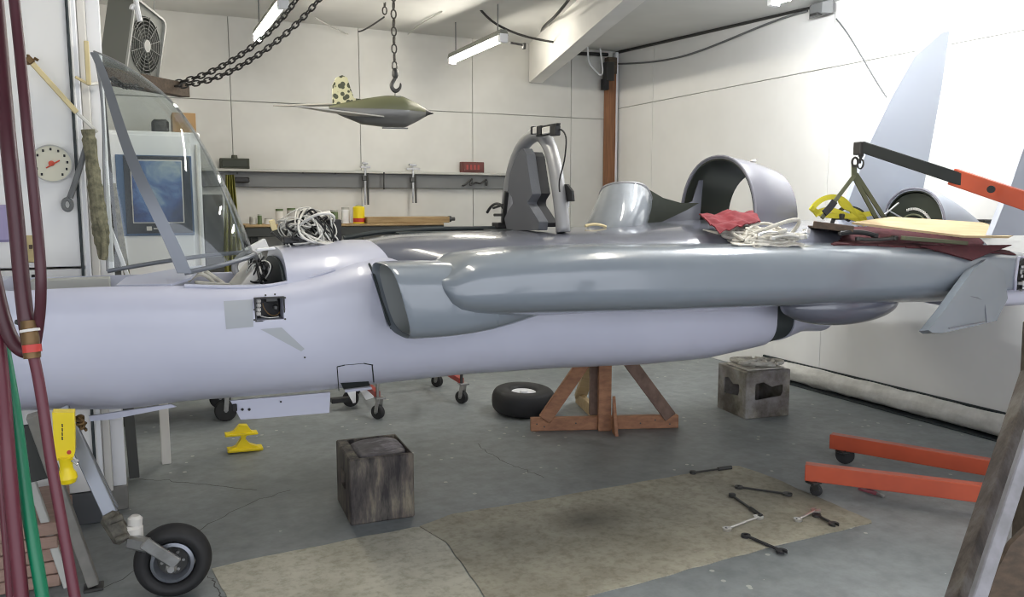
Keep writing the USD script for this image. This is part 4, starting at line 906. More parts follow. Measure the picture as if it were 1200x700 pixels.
obj('spindle', rod(k1 + V(0, 0, 0.15), k1 + V(0, 0, 0.26), 0.012), 'steel', dl)
db = thing('floor_bracket', 'white gusset bracket with dark bar near the red dolly', 'bracket', fl(420, 482))
b5 = fl(420, 482)[1]
obj('gusset', ext_world([onY(x, y, b5) for x, y in ((406, 458), (417, 458), (417, 472), (414, 473))], (0, 1, 0), 0.02), 'white_paint', db)
obj('gusset', ext_world([onY(x, y, b5) for x, y in ((422, 458), (441, 456), (439, 466), (429, 469))], (0, 1, 0), 0.02), 'white_paint', db)
obj('bar', bar(onY(388, 470, b5 + 0.1), onY(416, 467, b5 + 0.1), 0.06, 0.035), 'black', db)
obj('wheel', lathe([(0.02, -0.02), (0.06, -0.015), (0.06, 0.015), (0.02, 0.02)], V(*fl(415, 480)[:2], 0.06) + V(0, 0.1, 0), (0.3, 1, 0), 24), 'rubber', db)
# hand tools on the sheet
def wrench(p0, p1, m_, label, w=0.016, socket=False):
    z = 0.012; a, b_ = fl(*p0, z), fl(*p1, z); d = nrm(b_ - a); n = np.cross((0, 0, 1), d); T = frame(a - V(0, 0, 0.006), d, n); L = np.linalg.norm(b_ - a)
    t = thing('wrench', label, 'wrench', V(*((a + b_) / 2)[:2], 0.004))
    obj('shank', bar(a, b_, w * 0.8, 0.009), m_, t)
    if socket:
        obj('head', [lathe([(0.016, 0), (0.018, 0.003), (0.018, 0.016), (0.013, 0.018)], a - V(0, 0, 0.007), (0, 0, 1), 16)], m_, t)
        obj('handle', rod(b_ - d * L * 0.35, b_, 0.011), m_, t)
    else:
        ring = Point(0, 0).buffer(0.021).difference(Point(0, 0).buffer(0.011))
        obj('ring_end', ext(ring, 0.011, T), m_, t)
        jaw = affinity.translate(Point(0, 0).buffer(0.024).difference(sbox(-0.002, -0.009, 0.05, 0.009)), L, 0)
        obj('open_jaw', ext(jaw, 0.010, T), m_, t)
    return t
wrench((812, 554), (857, 548), 'dark_steel', 'dark ratchet with bright head at the back edge of the stained sheet', socket=True)
wrench((866, 571), (923, 579), 'dark_steel', 'dark wrench lying alone nearest the orange hoist leg')
wrench((858, 581), (892, 605), 'dark_steel', 'dark wrench touching the bright one in a V shape', socket=True)
wrench((852, 620), (889, 606), 'bright_steel', 'bright steel wrench lying in a V with a dark one')
wrench((935, 609), (956, 598), 'bright_steel', 'short bright wrench crossing a dark one near the right corner of the sheet')
wrench((957, 604), (977, 614), 'dark_steel', 'short dark wrench under the bright one at the right corner of the sheet')
wrench((874, 628), (916, 646), 'soft_black', 'black wrench overhanging the front edge of the stained sheet', 0.02)
pl = thing('pliers', 'red-handled pliers on the floor beside the orange hoist leg', 'pliers', fl(1023, 575))
obj('handle', bar(fl(1013, 570, 0.012), fl(1028, 579, 0.012), 0.014, 0.014), 'red_plastic', pl); obj('handle', bar(fl(1006, 573, 0.012), fl(1027, 579, 0.012), 0.012, 0.014), 'red_plastic', pl)
obj('jaws', bar(fl(1027, 578, 0.012), fl(1036, 582, 0.012), 0.02, 0.012), 'steel', pl)
# rolled white sheet along the wall foot
ry = np.linspace(3.05, 5.25, 40); RR = []
for k, y in enumerate(ry):
    a = np.linspace(0, 2 * np.pi, 28, endpoint=False); r = 0.072 + (meshkit.fbm(np.stack([np.cos(a) * 1.5, np.sin(a) * 1.5, np.full(28, y * 5)], 1), 4, 3) - 0.5) * 0.03
    RR.append(np.stack([XR - 0.10 + np.cos(a) * r * 0.95, np.full(28, y), 0.092 + np.sin(a) * r], 1))
one('sheet_roll', loft(RR), 'sheet_white', 'long crinkled roll of white sheeting along the foot of the wall', 'roll', smooth=40)
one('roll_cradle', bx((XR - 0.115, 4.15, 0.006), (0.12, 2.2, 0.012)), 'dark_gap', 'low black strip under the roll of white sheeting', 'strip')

# ================================================================== BACK WALL
rz0, rz1 = onY(420, 220, 7.9)[2], onY(420, 203, 7.9)[2]
rl = thing('wall_rail', 'long grey tool rail with a pale top lip on the back wall', 'rail', (2.2, 7.98, rz0))
rx0, rx1 = onY(236, 200, 7.95)[0], onY(598, 210, 7.95)[0]
obj('board', bx(((rx0 + rx1) / 2, 8.005, (rz0 + rz1) / 2), (rx1 - rx0, 0.05, rz1 - rz0)), 'rail_grey', rl)
obj('lip', bx(((rx0 + rx1) / 2, 7.98, rz1 + 0.012), (rx1 - rx0, 0.10, 0.025)), 'rail_light', rl)
for x, y in ((278, 203), (355, 202), (393, 203), (570, 213)): obj('peg', rod(onY(x, y, 7.985), onY(x, y, 7.94), 0.01), 'dark_steel', rl)
for k, (x0, x1, y0, y1, nm, mt_, lb, ct) in enumerate([(258, 292, 183, 194.5, 'instrument_box', 'box_green', 'dark green instrument box standing on the left end of the rail', 'box'), (541, 567, 190, 202, 'instrument_box', 'box_red', 'dark reddish display box standing on the right end of the rail', 'box')]):
    p, q = onY(x0, y1, 7.95), onY(x1, y0, 7.95); zb2 = rz1 + 0.025
    t = thing(nm, lb, ct, ((p[0] + q[0]) / 2, 7.97, zb2)); h = q[2] - p[2]
    obj('case', bx(((p[0] + q[0]) / 2, 7.975, zb2 + h / 2), (q[0] - p[0], 0.07, h)), mt_, t)
    obj('face', bx(((p[0] + q[0]) / 2, 7.935, zb2 + h / 2), (q[0] - p[0] - 0.03, 0.012, h - 0.03)), 'engine_dark' if k == 0 else 'box_red', t)
    if k == 0: obj('cap', lathe([(0.03, 0), (0.025, 0.03)], ((p[0] + q[0]) / 2, 7.97, zb2 + h), (0, 0, 1), 16), mt_, t)
    else:
        for j in range(4): obj('digit', bx((p[0] + 0.055 + j * 0.042, 7.927, zb2 + h / 2), (0.022, 0.004, 0.05)), 'red_frame', t)
one('tool_pouch', bx(onY(283, 211, 7.94) , (0.14, 0.05, 0.05), bev=0.01), 'black', 'black pouch hanging on the rail below the green box', 'pouch')
one('wire_hook', tube(smooth_path([onY(x, y, 7.95) for x, y in ((542, 217), (548, 214), (553, 210), (551, 217), (557, 214), (562, 215), (569, 211), (570, 218))], 40), 0.010, 6), 'black', 'small black twisted wire hook hanging under the display box', 'hook')
def clamp(x, y0, y1, w, label):
    t = thing('bar_clamp', label, 'clamp', onY(x, y0, 7.92))
    obj('bar', bar(onY(x, y0, 7.93), onY(x, y1, 7.93), 0.02, 0.012, up=(0, 1, 0)), 'steel', t)
    obj('fixed_jaw', [bar(onY(x - w, y0 + 5, 7.93), onY(x + w, y0 + 5, 7.93), 0.03, 0.02), bar(onY(x - w * 0.6, y0, 7.93), onY(x + w * 0.5, y0 + 1, 7.93), 0.03, 0.02)], 'steel', t)
    obj('sliding_jaw', bx(onY(x, y0 + 18, 7.93), (0.06, 0.03, 0.05)), 'dark_steel', t)
    obj('screw', rod(onY(x + 3, y0 + 12, 7.91), onY(x + 3.5, y1 + 0, 7.91), 0.010), 'dark_steel', t)
clamp(428, 191, 240, 6, 'steel bar clamp hanging from the rail, nearest the yellow can')
clamp(484, 193, 238, 8, 'steel bar clamp hanging from the rail, nearer the roll hoop')
one('hanging_rod', rod(onY(450, 202, 7.93), onY(450, 222, 7.93), 0.008), 'dark_steel', 'thin dark rod hanging from the rail between the clamps', 'rod')
# bench
bzt = onY(400, 262.5, 7.5)[2]
x0, x1 = onY(287, 265, 7.45)[0], onY(520, 266, 7.45)[0]
bn = thing('workbench', 'narrow dark workbench along the back wall carrying tins and a plank', 'workbench', ((x0 + x1) / 2, 7.7, 0))
obj('top', bx(((x0 + x1) / 2, 7.72, bzt - 0.015), (x1 - x0, 0.56, 0.03)), 'shelf_wood', bn)
obj('apron', bx(((x0 + x1) / 2, 7.455, bzt - 0.06), (x1 - x0, 0.03, 0.09)), 'bench_dark', bn)
for x in (x0 + 0.08, x1 - 0.08):
    for y in (7.52, 7.92): obj('leg', bx((x, y, (bzt - 0.03) / 2), (0.07, 0.07, bzt - 0.03)), 'bench_dark', bn)
pz = bzt + 0.03
pk = thing('plank', 'long brown plank lying on the bench right of the yellow can', 'plank', onY(476, 259, 7.55))
px0, px1 = onY(428, 258, 7.55)[0], onY(524, 258, 7.55)[0]
obj('plank', bx(((px0 + px1) / 2, 7.58, bzt + 0.031), (px1 - px0, 0.2, 0.06)), 'shelf_wood', pk)
obj('rod', [rod((px1, 7.58, bzt + 0.035), (px1 + 0.09, 7.58, bzt + 0.035), 0.018), lathe([(0.03, 0), (0.03, 0.03)], (px1 + 0.02, 7.58, bzt + 0.035), (1, 0, 0), 14)], 'dark_steel', pk)
tins = [(296, 8, 254, 'tin_grey', 'small grey tin at the left end of the bench'), (304, 5, 251, 'label_green', 'narrow green-labelled tin second from the left end of the bench'), (314, 9, 256, 'paper', 'low white tub third from the left end of the bench'), (327, 9, 245, 'paper', 'white jar with green lid, left of the jar row on the bench'), (341, 10, 244, 'tin_grey', 'grey jar with green lid beside the white jar on the bench'), (357, 9, 242.5, 'paper', 'tallest pale jar on the bench behind the wiring'), (375, 9, 247, 'tin_grey', 'grey jar on the bench hidden partly by the wiring'), (391, 9, 246, 'label_green', 'dark green jar on the bench right of the wiring'), (404.5, 9, 243, 'white_paint', 'white tin beside the yellow can')]
for x, w, yt, m_, lb in tins:
    a, b_ = onY(x - w / 2, yt, 7.62), onY(x + w / 2, yt, 7.62); r = (b_[0] - a[0]) / 2 * 1.05; h = a[2] - bzt
    t = thing('tin', lb, 'tin', (a[0] + r, 7.62, bzt))
    obj('body', lathe([(r, 0.001), (r, h * 0.82), (r * 0.9, h * 0.86)], (a[0] + r, 7.62, bzt), n=20), m_, t)
    obj('lid', lathe([(r * 0.95, h * 0.86), (r * 0.95, h)], (a[0] + r, 7.62, bzt), n=20), 'label_green' if 'green lid' in lb else 'rail_light', t)
a, b_ = onY(413.5, 241, 7.56), onY(427, 241, 7.56); r = (b_[0] - a[0]) / 2
yc_ = thing('can', 'yellow can with red band on the bench', 'can', (a[0] + r, 7.56, bzt)); h = a[2] - bzt
obj('body', lathe([(r, 0.001), (r, h * 0.9), (r * 0.85, h * 0.94)], (a[0] + r, 7.56, bzt), n=24), 'yellow', yc_)
obj('band', lathe([(r * 1.01, h * 0.08), (r * 1.01, h * 0.3)], (a[0] + r, 7.56, bzt), n=24), 'red_tape', yc_)
obj('cap', lathe([(r * 0.8, h * 0.93), (r * 0.5, h * 0.99), (r * 0.3, h * 1.02)], (a[0] + r, 7.56, bzt), n=20), 'curtain_yellow', yc_)
# white cabinet with framed poster
cx0, cx1 = -0.28, onY(238, 240, 7.2)[0]; ctop = onY(160, 153, 7.2)[2]
wcb = thing('cabinet', 'tall white cabinet behind the canopy carrying the blue poster', 'cabinet', ((cx0 + cx1) / 2, 7.5, 0))
obj('body', bx(((cx0 + cx1) / 2, 7.52, ctop / 2), (cx1 - cx0, 0.6, ctop), bev=0.012), 'white_paint', wcb)
obj('door', bx(((cx0 + cx1) / 2 - 0.03, 7.21, ctop / 2), (cx1 - cx0 - 0.10, 0.024, ctop - 0.06), bev=0.008), 'white_paint', wcb)
obj('hinge', rod((cx1 - 0.035, 7.205, 0.3), (cx1 - 0.035, 7.205, ctop - 0.1), 0.010), 'paper', wcb)
po = thing('poster', 'framed blue poster on the white cabinet door', 'poster', onY(182, 277, 7.19))
def rect(x0_, y0_, x1_, y1_, Y, t, m_, nm, par, bev=0.002):
    a, b_ = onY(x0_, y1_, Y), onY(x1_, y0_, Y); return obj(nm, bx(((a[0] + b_[0]) / 2, Y + t / 2, (a[2] + b_[2]) / 2), (b_[0] - a[0], t, b_[2] - a[2]), bev=bev), m_, par)
rect(140, 183, 224, 277, 7.188, 0.010, 'poster_edge', 'backing', po)
rect(149, 184, 222, 274, 7.182, 0.008, 'poster_frame', 'mount', po)
rect(156, 188, 213, 262, 7.178, 0.006, 'paper', 'border', po)
rect(157.2, 189.3, 211.8, 260.7, 7.174, 0.006, 'poster_print', 'print', po)
rect(172, 265.5, 178, 270.5, 7.178, 0.005, 'paper', 'emblem', po)
rect(180, 267, 196, 269, 7.178, 0.005, 'rail_light', 'caption_strip', po)
bxq = onY(225, 150, 7.45)
cb = thing('cardboard_box', 'brown cardboard box on top of the white cabinet', 'box', (bxq[0], 7.45, ctop))
zt_ = onY(225, 134, 7.4)[2]
obj('carton', bx((cx1 - 0.11, 7.45, (ctop + zt_) / 2), (0.18, 0.3, zt_ - ctop)), 'cardboard', cb)
obj('label', bx((cx1 - 0.15, 7.298, ctop + (zt_ - ctop) * 0.72), (0.055, 0.004, 0.06)), 'pink_wood', cb)
one('tool_case', bx((cx1 - 0.29, 7.45, ctop + 0.055), (0.13, 0.22, 0.11), bev=0.02), 'bench_dark', 'small black case on the cabinet left of the cardboard box', 'case')
one('dark_locker', bx(((cx1 + onY(262, 260, 7.3)[0]) / 2 + 0.01, 7.6, onY(250, 228, 7.3)[2] / 2), (onY(262, 260, 7.3)[0] - cx1 - 0.01, 0.5, onY(250, 228, 7.3)[2])), 'dark_cabinet', 'narrow dark locker right of the white cabinet', 'locker')
cz0, cz1 = 0.01, onY(270, 205, 6.6)[2]; cxa, cxb = onY(260, 260, 6.6)[0], onY(283, 260, 6.6)[0]
RR = []
for k, z in enumerate(np.linspace(cz0, cz1, 24)):
    s = np.linspace(0, 1, 40); w = np.interp(k, [0, 16, 23], [1.0, 0.9, 0.45]); xm = (cxa + cxb) / 2
    yy = 6.6 + 0.03 * np.sin(s * 26 + 0.4 * math.sin(z * 3)); xx = xm + (s - 0.5) * (cxb - cxa) * w
    RR.append(np.r_[np.stack([xx, yy, np.full(40, z)], 1), np.stack([xx[::-1], yy[::-1] + 0.006, np.full(40, z)], 1)])
one('hanging_cloth', loft(RR), 'curtain_yellow', 'yellow-green cloth hanging in folds behind the canopy', 'cloth', smooth=50)

# ================================================================== OVERHEAD
def link(L=0.05, W_=0.03, r=0.005):
    a = np.linspace(0, 2 * np.pi, 12, endpoint=False); c, s = np.cos(a), np.sin(a)
    return tube(np.stack([np.sign(c) * np.abs(c) ** 0.8 * L / 2, s * W_ / 2, 0 * a], 1), r, 5, closed=True)
LK = link()
def chain_mesh(pts, pitch=0.036, sc=1.0):
    P = smooth_path(pts, 400); d = np.r_[0, np.cumsum(np.linalg.norm(np.diff(P, axis=0), axis=1))]; out = []
    for k, s in enumerate(np.arange(0, d[-1], pitch * sc)):
        p = np.array([np.interp(s, d, P[:, j]) for j in range(3)]); t = nrm(np.array([np.interp(min(s + 0.02, d[-1]), d, P[:, j]) for j in range(3)]) - np.array([np.interp(max(s - 0.02, 0), d, P[:, j]) for j in range(3)]))
        u = V(0, 0, 1) if abs(t[2]) < 0.8 else V(1, 0, 0); n = nrm(np.cross(t, u))
        m = LK.copy(); m.apply_scale(sc); m.apply_transform(frame(p, t, u if k % 2 else n)); out.append(m)
    return cat(out)
one('chain', chain_mesh([onY(x, y, Y) for x, y, Y in ((202, 98, 5.45), (235, 89, 5.4), (270, 72, 5.3), (300, 51, 5.2), (330, 22, 5.1), (352, -8, 5.0))]), 'chain_steel', 'upper of the two draped chains running from the timber', 'chain')
one('chain', chain_mesh([onY(x, y, Y) for x, y, Y in ((208, 101, 5.40), (250, 92, 5.35), (300, 66, 5.2), (340, 35, 5.1), (378, -6, 5.0))]), 'chain_steel', 'lower of the two draped chains running from the timber', 'chain')
one('chain', chain_mesh([onY(x, y, Y) for x, y, Y in ((118, 97, 4.55), (130, 93, 4.5), (142, 99, 4.6), (152, 101, 4.75), (165, 103, 4.85))], sc=0.9), 'chain_steel', 'short chain wrapped round the timber above the canopy', 'chain')
tb = one('timber', bar(onY(118, 88, 4.9), onY(216, 106, 5.55), 0.075, 0.085), 'brown_wood', 'short dark timber projecting above the canopy', 'timber')
vz = onY(462, -30, 6.5)
one('chain', chain_mesh([onY(461, -14, 6.5), onY(461.5, 30, 6.5), onY(462.5, 82, 6.5)], pitch=0.05, sc=1.35), 'chain_steel', 'vertical hoist chain holding the hook above the model', 'chain')
one('chain', chain_mesh([onY(451, -14, 6.7), onY(451, 5, 6.7), onY(450.5, 18, 6.7)], pitch=0.05, sc=1.2), 'chain_steel', 'short chain end beside the vertical hoist chain', 'chain')
hkt = thing('hoist_hook', 'black steel crane hook at the end of the vertical chain', 'hook', onY(463, 82, 6.5))
obj('swivel', lathe([(0.012, 0), (0.024, -0.02), (0.026, -0.06), (0.016, -0.08)], onY(463, 80, 6.5), (0, 0, 1), 16), 'black', hkt)
obj('hook', tube(smooth_path([onY(x, y, 6.5) for x, y in ((463, 90), (461, 95), (459, 101), (463, 106.5), (468, 104), (469, 97.5))], 30), np.interp(np.linspace(0, 1, 30), [0, 0.6, 1], [0.014, 0.018, 0.006]), 10), 'dark_steel', hkt)
# rocket-plane model hanging on a thread
mp = thing('model_aircraft', 'small olive and grey rocket-plane model hung below the crane hook', 'model aircraft', onY(460, 108, 6.5))
MT_, MBt = [(386, 124.5), (395, 122), (430, 115), (452, 112), (470, 112.5), (490, 122), (502, 130), (508, 132.5)], [(386, 129), (400, 136), (425, 146), (450, 149), (475, 149.5), (490, 142), (502, 135), (508, 133.5)]
mr = []
mx0, mx1 = onY(386, 127, 6.5)[0], onY(508, 133, 6.5)[0]
for X in np.linspace(mx0, mx1, 34):
    zt2, zb3 = zcurve(X, 6.5, MT_), zcurve(X, 6.5, MBt); h = max((zt2 - zb3) / 2, 0.003); mr.append((X, (zt2 + zb3) / 2, h))
def mring(X, zc2, h, k=1): return superring(X, 6.5, zc2, min(h, 0.12) * 0.95 * k, h * k, 2.1, 28)
full = loft([mring(*q) for q in mr])
mman = man(full); cut_hi = man(bx((mx0 + 0.5, 6.5, onY(440, 129, 6.5)[2] + 0.5), (3, 1, 1.0), bev=0.0005)); 
hi = unman(mman ^ cut_hi); lo_ = unman(mman - cut_hi)
noseX = onY(497.5, 132, 6.5)[0]
nz = man(bx((noseX + 0.5, 6.5, 2.2), (1.0, 1, 2), bev=0.0005))
obj('upper_body', unman(man(hi) - nz), 'olive', mp, smooth=40, label='olive upper half')
obj('lower_body', unman(man(lo_) - nz), 'belly_dark', mp, smooth=40, label='pale grey belly')
obj('nose_cap', unman(man(full) ^ nz), 'black', mp, smooth=40)
obj('fin', ext_world([onY(x, y, 6.49) for x, y in ((390, 122), (390, 100), (394, 91), (401, 88), (407, 91), (411, 104), (415, 115), (428, 117), (420, 122))], (0, 1, 0), 0.02), 'fin_spots', mp, label='cream fin with dark spots')
obj('cockpit_glazing', ext_world([onY(x, y, 6.44) for x, y in ((462, 119), (464, 113), (470, 113), (474, 119))], (0, 1, 0), 0.12), 'fan_grey', mp)
wz = onY(430, 131, 6.5)[2]
wtx = onY(346, 126, 6.02)[0]; wing_n = [(onY(455, 131, 6.42)[0], 6.42), (onY(410, 131, 6.42)[0], 6.42), (wtx, 6.0), (wtx + 0.09, 6.0)]
wz = onY(346, 126, 6.02)[2]
obj('wing', ext(wing_n, 0.010, frame((0, 0, wz), (1, 0, 0), (0, 1, 0))), 'tin_grey', mp)
wz2 = onY(360, 126.3, 6.98)[2]; obj('wing', ext([(x, 13.0 - y) for x, y in wing_n], 0.010, frame((0, 0, wz2), (1, 0, 0), (0, 1, 0))), 'tin_grey', mp)
obj('skid', bar(onY(448, 150, 6.5), onY(478, 150.5, 6.5), 0.02, 0.01), 'rail_grey', mp)
obj('thread', rod(onY(463, 113, 6.5), onY(463, 105, 6.5), 0.003, 6), 'dark_steel', mp)
# box fan hung from the ceiling
f0, f1, f2, f3 = onY(143, 81, 5.15), onY(177, 89, 5.42), onY(198, 30, 5.52), onY(161, 16, 5.25)
fx = nrm(f1 - f0); fn = nrm(np.cross(fx, f3 - f0)); fn = fn if fn @ (f0 - CAMP) > 0 else -fn; fy = np.cross(fn, fx); fy = fy if fy[2] > 0 else -fy
fc = (f0 + f1 + f2 + f3) / 4; fw, fh_ = 0.36, 0.44
FT = np.eye(4); FT[:3, 0], FT[:3, 1], FT[:3, 2], FT[:3, 3] = fx, fy, np.cross(fx, fy), fc
_R = trimesh.transformations.rotation_matrix(-0.2, (0, 0, 1)); FT = FT @ _R
bdir = 1 if np.cross(fx, fy) @ fn > 0 else -1
fan = thing('box_fan', 'grey box fan hung tilted under the ceiling', 'fan', fc)
outer_r = sbox(-fw / 2, -fh_ / 2, fw / 2, fh_ / 2).buffer(-0.05).buffer(0.05)
def FX(poly, t, z0, m_, nm, lab=None): 
    T = FT.copy(); T[:3, 3] += FT[:3, 2] * (z0 * bdir - (t if bdir < 0 else 0)); return obj(nm, ext(poly, t, T), m_, fan, label=lab)
FX(outer_r.difference(Point(0, 0).buffer(0.165)), 0.15, 0.0, 'fan_grey', 'housing')
FX(outer_r.difference(outer_r.buffer(-0.012)), 0.012, -0.012, 'rail_light', 'rim')
FX(outer_r.buffer(-0.02), 0.006, 0.14, 'fan_dark', 'back_panel')
for r in np.linspace(0.04, 0.16, 7): FX(Point(0, 0).buffer(r).difference(Point(0, 0).buffer(r - 0.0035)), 0.005, -0.006, 'fan_grey', 'grille_ring')
for a in np.linspace(0, 2 * np.pi, 13)[:-1]: FX(affinity.rotate(sbox(0.03, -0.002, 0.17, 0.002), a, origin=(0, 0), use_radians=True), 0.004, -0.008, 'fan_grey', 'grille_spoke')
FX(Point(0, 0).buffer(0.035), 0.02, -0.014, 'rail_light', 'hub_cap')
for a in np.linspace(0, 2 * np.pi, 6)[:-1]: FX(affinity.rotate(Polygon([(0.02, -0.02), (0.14, -0.06), (0.155, 0.03), (0.03, 0.03)]), a, origin=(0, 0), use_radians=True), 0.006, 0.05, 'fan_dark', 'blade')
for p in (f2 + (f3 - f2) * 0.25, f3 + (f2 - f3) * 0.1): obj('hanger', rod(p - fn * -0.05, V(p[0], p[1], ceil_z(p[1]) + 0.02), 0.004, 6), 'rail_light', fan)
one('cord_hook', [tube(smooth_path([onY(x, y, 5.0) for x, y in ((159, -6), (160, 6), (162, 16), (164, 25))], 20), 0.014, 8), tube(smooth_path([onY(x, y, 5.0) for x, y in ((160, 8), (156, 7), (154, 11))], 12), 0.012, 8)], 'white_paint', 'white plastic hook hanging in front of the box fan', 'hook')
# cables, pipes and fittings at the ceiling
def cable(pts, r, m_, label, cat_='cable', n=40): return one('cable', tube(smooth_path([onY(*p) for p in pts], n), r, 6), m_, label, cat_, smooth=True)
cable([(552, -4, 6.6), (562, 10, 6.6), (577, 25, 6.55), (597, 36, 6.5), (630, 46, 6.6), (662, 51, 6.9), (686, 53, 7.4)], 0.010, 'cable_black', 'black cable sagging past the lamp and beam to the corner post')
cable([(668, -3, 5.0), (660, 8, 5.4), (655, 14, 5.6), (643, 26, 6.4), (632, 38, 7.4)], 0.012, 'cable_black', 'short black cable crossing the side of the white beam')
cable([(420, 37, 7.9), (437, 29, 7.0), (450, 20, 6.6)], 0.007, 'cable_black', 'thin cable from the back wall to the short chain')
cable([(370, 21, 7.0), (390, 32, 7.6), (408, 40, 8.0)], 0.006, 'rail_light', 'pale cord below the ceiling left of the hoist chain')
cable([(518, 14, 6.8), (500, 24, 7.2), (478, 40, 7.9)], 0.006, 'rail_light', 'pale cord below the ceiling right of the hoist chain')
def wcable(pts, r, m_, label): return one('cable', tube(smooth_path([onX(*p) for p in pts], 50), r, 6), m_, label, 'cable', smooth=True)
wcable([(722, 75, 5.02), (760, 73, 5.02), (800, 66, 5.02), (860, 44, 5.02), (910, 24, 5.02), (946, 13, 5.02)], 0.010, 'rail_grey', 'grey cable sagging along the top of the tail-side wall')
wcable([(722, 62, 5.03), (800, 44, 5.03), (900, 20.5, 5.03), (950, 8.5, 5.03)], 0.016, 'dark_steel', 'dark conduit along the joint of ceiling and tail-side wall')
wcable([(980, 22, 5.02), (1000, 50, 5.02), (1020, 84, 5.02), (1042, 118, 5.02)], 0.005, 'rail_grey', 'thin wire dropping from the grey floodlight to the tall fin')
sp_ = thing('floodlight', 'grey floodlight housing high on the tail-side wall', 'floodlight', onX(960, 10, 4.98))
ctr = onX(962, 11, 4.95)
obj('housing', loft([[ctr + V(x, y, z) for y, z in ((-a, -b_), (a, -b_), (a, b_), (-a, b_))] for x, a, b_ in ((0.06, 0.09, 0.03), (0.0, 0.12, 0.05), (-0.05, 0.06, 0.04))]), 'rail_grey', sp_)
obj('lens', bx(ctr + V(-0.05, 0, -0.045), (0.06, 0.08, 0.02)), 'dark_steel', sp_)
obj('bracket', bar(ctr + V(0.02, 0.05, 0), ctr + V(0.1, 0.05, 0.02), 0.03, 0.02), 'dark_steel', sp_)
pj = thing('junction_box', 'dark junction box and pipe on the corner post', 'junction box', onY(712, 86, 7.9))
obj('box', bx(onY(713, 84, 7.92), (0.10, 0.09, 0.20)), 'dark_steel', pj); obj('box', bx(onY(709, 99, 7.92), (0.06, 0.08, 0.12)), 'soft_black', pj)
obj('pipe', rod(onY(673, 62.5, 7.93), onY(712, 64, 7.93), 0.02), 'black', pj)
one('conduit', tube(smooth_path([onY(x, y, 7.9) for x, y in ((676, 53), (688, 53), (689, 62), (690, 72), (697, 82), (704, 88), (705, 70), (704, 50))], 40), 0.010, 6), 'white_paint', 'white cable looping down beside the corner post', 'cable')
one('lamp_switch', [bx(onY(614, 54, 6.4), (0.03, 0.03, 0.05)), rod(onY(598, 50, 6.4), onY(614, 53, 6.4), 0.010)], 'dark_steel', 'small dark pull switch at the lamp beside the beam', 'switch')

# ================================================================== CLOCK WALL AND NOSE SIDE
ck = thing('dial_thermometer', 'round cream dial with red hand on the white wall', 'dial', onY(61, 192, 4.16))
cc = onY(61, 192, 4.165); cr = 18.5 / FPX * np.linalg.norm(cc - CAMP) * 0.98
obj('case', lathe([(cr, 0), (cr, 0.02), (cr * 0.96, 0.026)], cc, (0, -1, 0), 48), 'clock_face', ck)
obj('rim', lathe_closed([(cr, 0.02), (cr * 1.03, 0.02), (cr * 1.03, 0.032), (cr * 0.97, 0.032), (cr * 0.97, 0.026)], cc, (0, -1, 0), 48), 'rail_light', ck)
for k in range(11):
    a = math.radians(-50 + k * 28)
    p = cc + V(math.cos(a) * cr * 0.78, -0.028, math.sin(a) * cr * 0.78); obj('mark', bx(p, (0.008, 0.004, 0.011), bev=0.001), 'soft_black', ck)
obj('hand', [bar(onY(54, 197, 4.13), onY(70, 188, 4.13), 0.005, 0.012, up=(0, 1, 0)), lathe([(0.012, 0), (0.012, 0.006)], cc - V(0, 0.028, 0), (0, -1, 0), 16)], 'clock_red', ck)
wr = thing('hanging_wrench', 'long grey spanner hanging by the edge of the white wall', 'wrench', onY(92, 200, 4.12))
obj('shank', bar(onY(103, 158, 4.12), onY(80, 236, 4.12), 0.016, 0.035, up=(0, 1, 0)), 'leg_grey', wr) if False else obj('shank', tube(smooth_path([onY(x, y, 4.12) for x, y in ((104, 158), (99, 178), (91, 205), (82, 232))], 16), np.linspace(0.011, 0.013, 16), 8), 'rail_grey', wr)
rc_ = onY(79, 240, 4.12); obj('ring_end', tube([rc_ + V(math.cos(a) * 0.017, 0, math.sin(a) * 0.024) for a in np.linspace(0, 6.28, 20)[:-1]], 0.009, 8, True), 'rail_grey', wr)
yl = thing('wooden_pole', 'thin yellow pole slanting across the white wall', 'pole', onY(75, 115, 4.1))
obj('pole', bar(onY(34, 70, 4.08), onY(90, 132, 4.1), 0.016, 0.022), 'yellow_wood', yl); obj('tip', bar(onY(90, 132, 4.1), onY(114, 155, 4.12), 0.012, 0.014), 'paper', yl)
obj('collar', [bar(onY(32, 73, 4.07), onY(38, 68, 4.07), 0.024, 0.03), rod(onY(33, 64, 4.07), onY(33, 76, 4.07), 0.006), rod(onY(40, 68, 4.07), onY(45, 71, 4.07), 0.006)], 'brass', yl)
hg = thing('hanger_hook', 'yellow peg and pale rod at the top of the door jamb', 'peg', onY(100, 95, 4.15))
obj('peg', [bar(onY(101, 48, 4.15), onY(104, 100, 4.15), 0.02, 0.02, up=(0, 1, 0)), bar(onY(88, 90, 4.15), onY(104, 99, 4.15), 0.012, 0.012)], 'yellow_wood', hg)
obj('rod', rod(onY(104, 99, 4.15), onY(128, 96, 4.3), 0.008), 'paper', hg)
swp = thing('switch_plate', 'beige switch plate on the white wall behind the hoses', 'switch', onY(36, 291, 4.16))
rect(29, 276, 42, 308, 4.155, 0.012, 'switch_beige', 'plate', swp); rect(34, 287, 38, 292, 4.148, 0.008, 'brown_wood', 'toggle', swp); rect(37, 322, 41, 328, 4.15, 0.01, 'soft_black', 'screw', swp)
one('lilac_bracket', bx(onY(3, 262, 4.12), (0.06, 0.05, 0.16), bev=0.015), 'lilac', 'lilac plastic holder on the white wall at the picture edge', 'holder')
mr_ = thing('mossy_rope', 'thick mottled green-grey rope hanging beside the jamb', 'rope', onY(115, 230, 4.10))
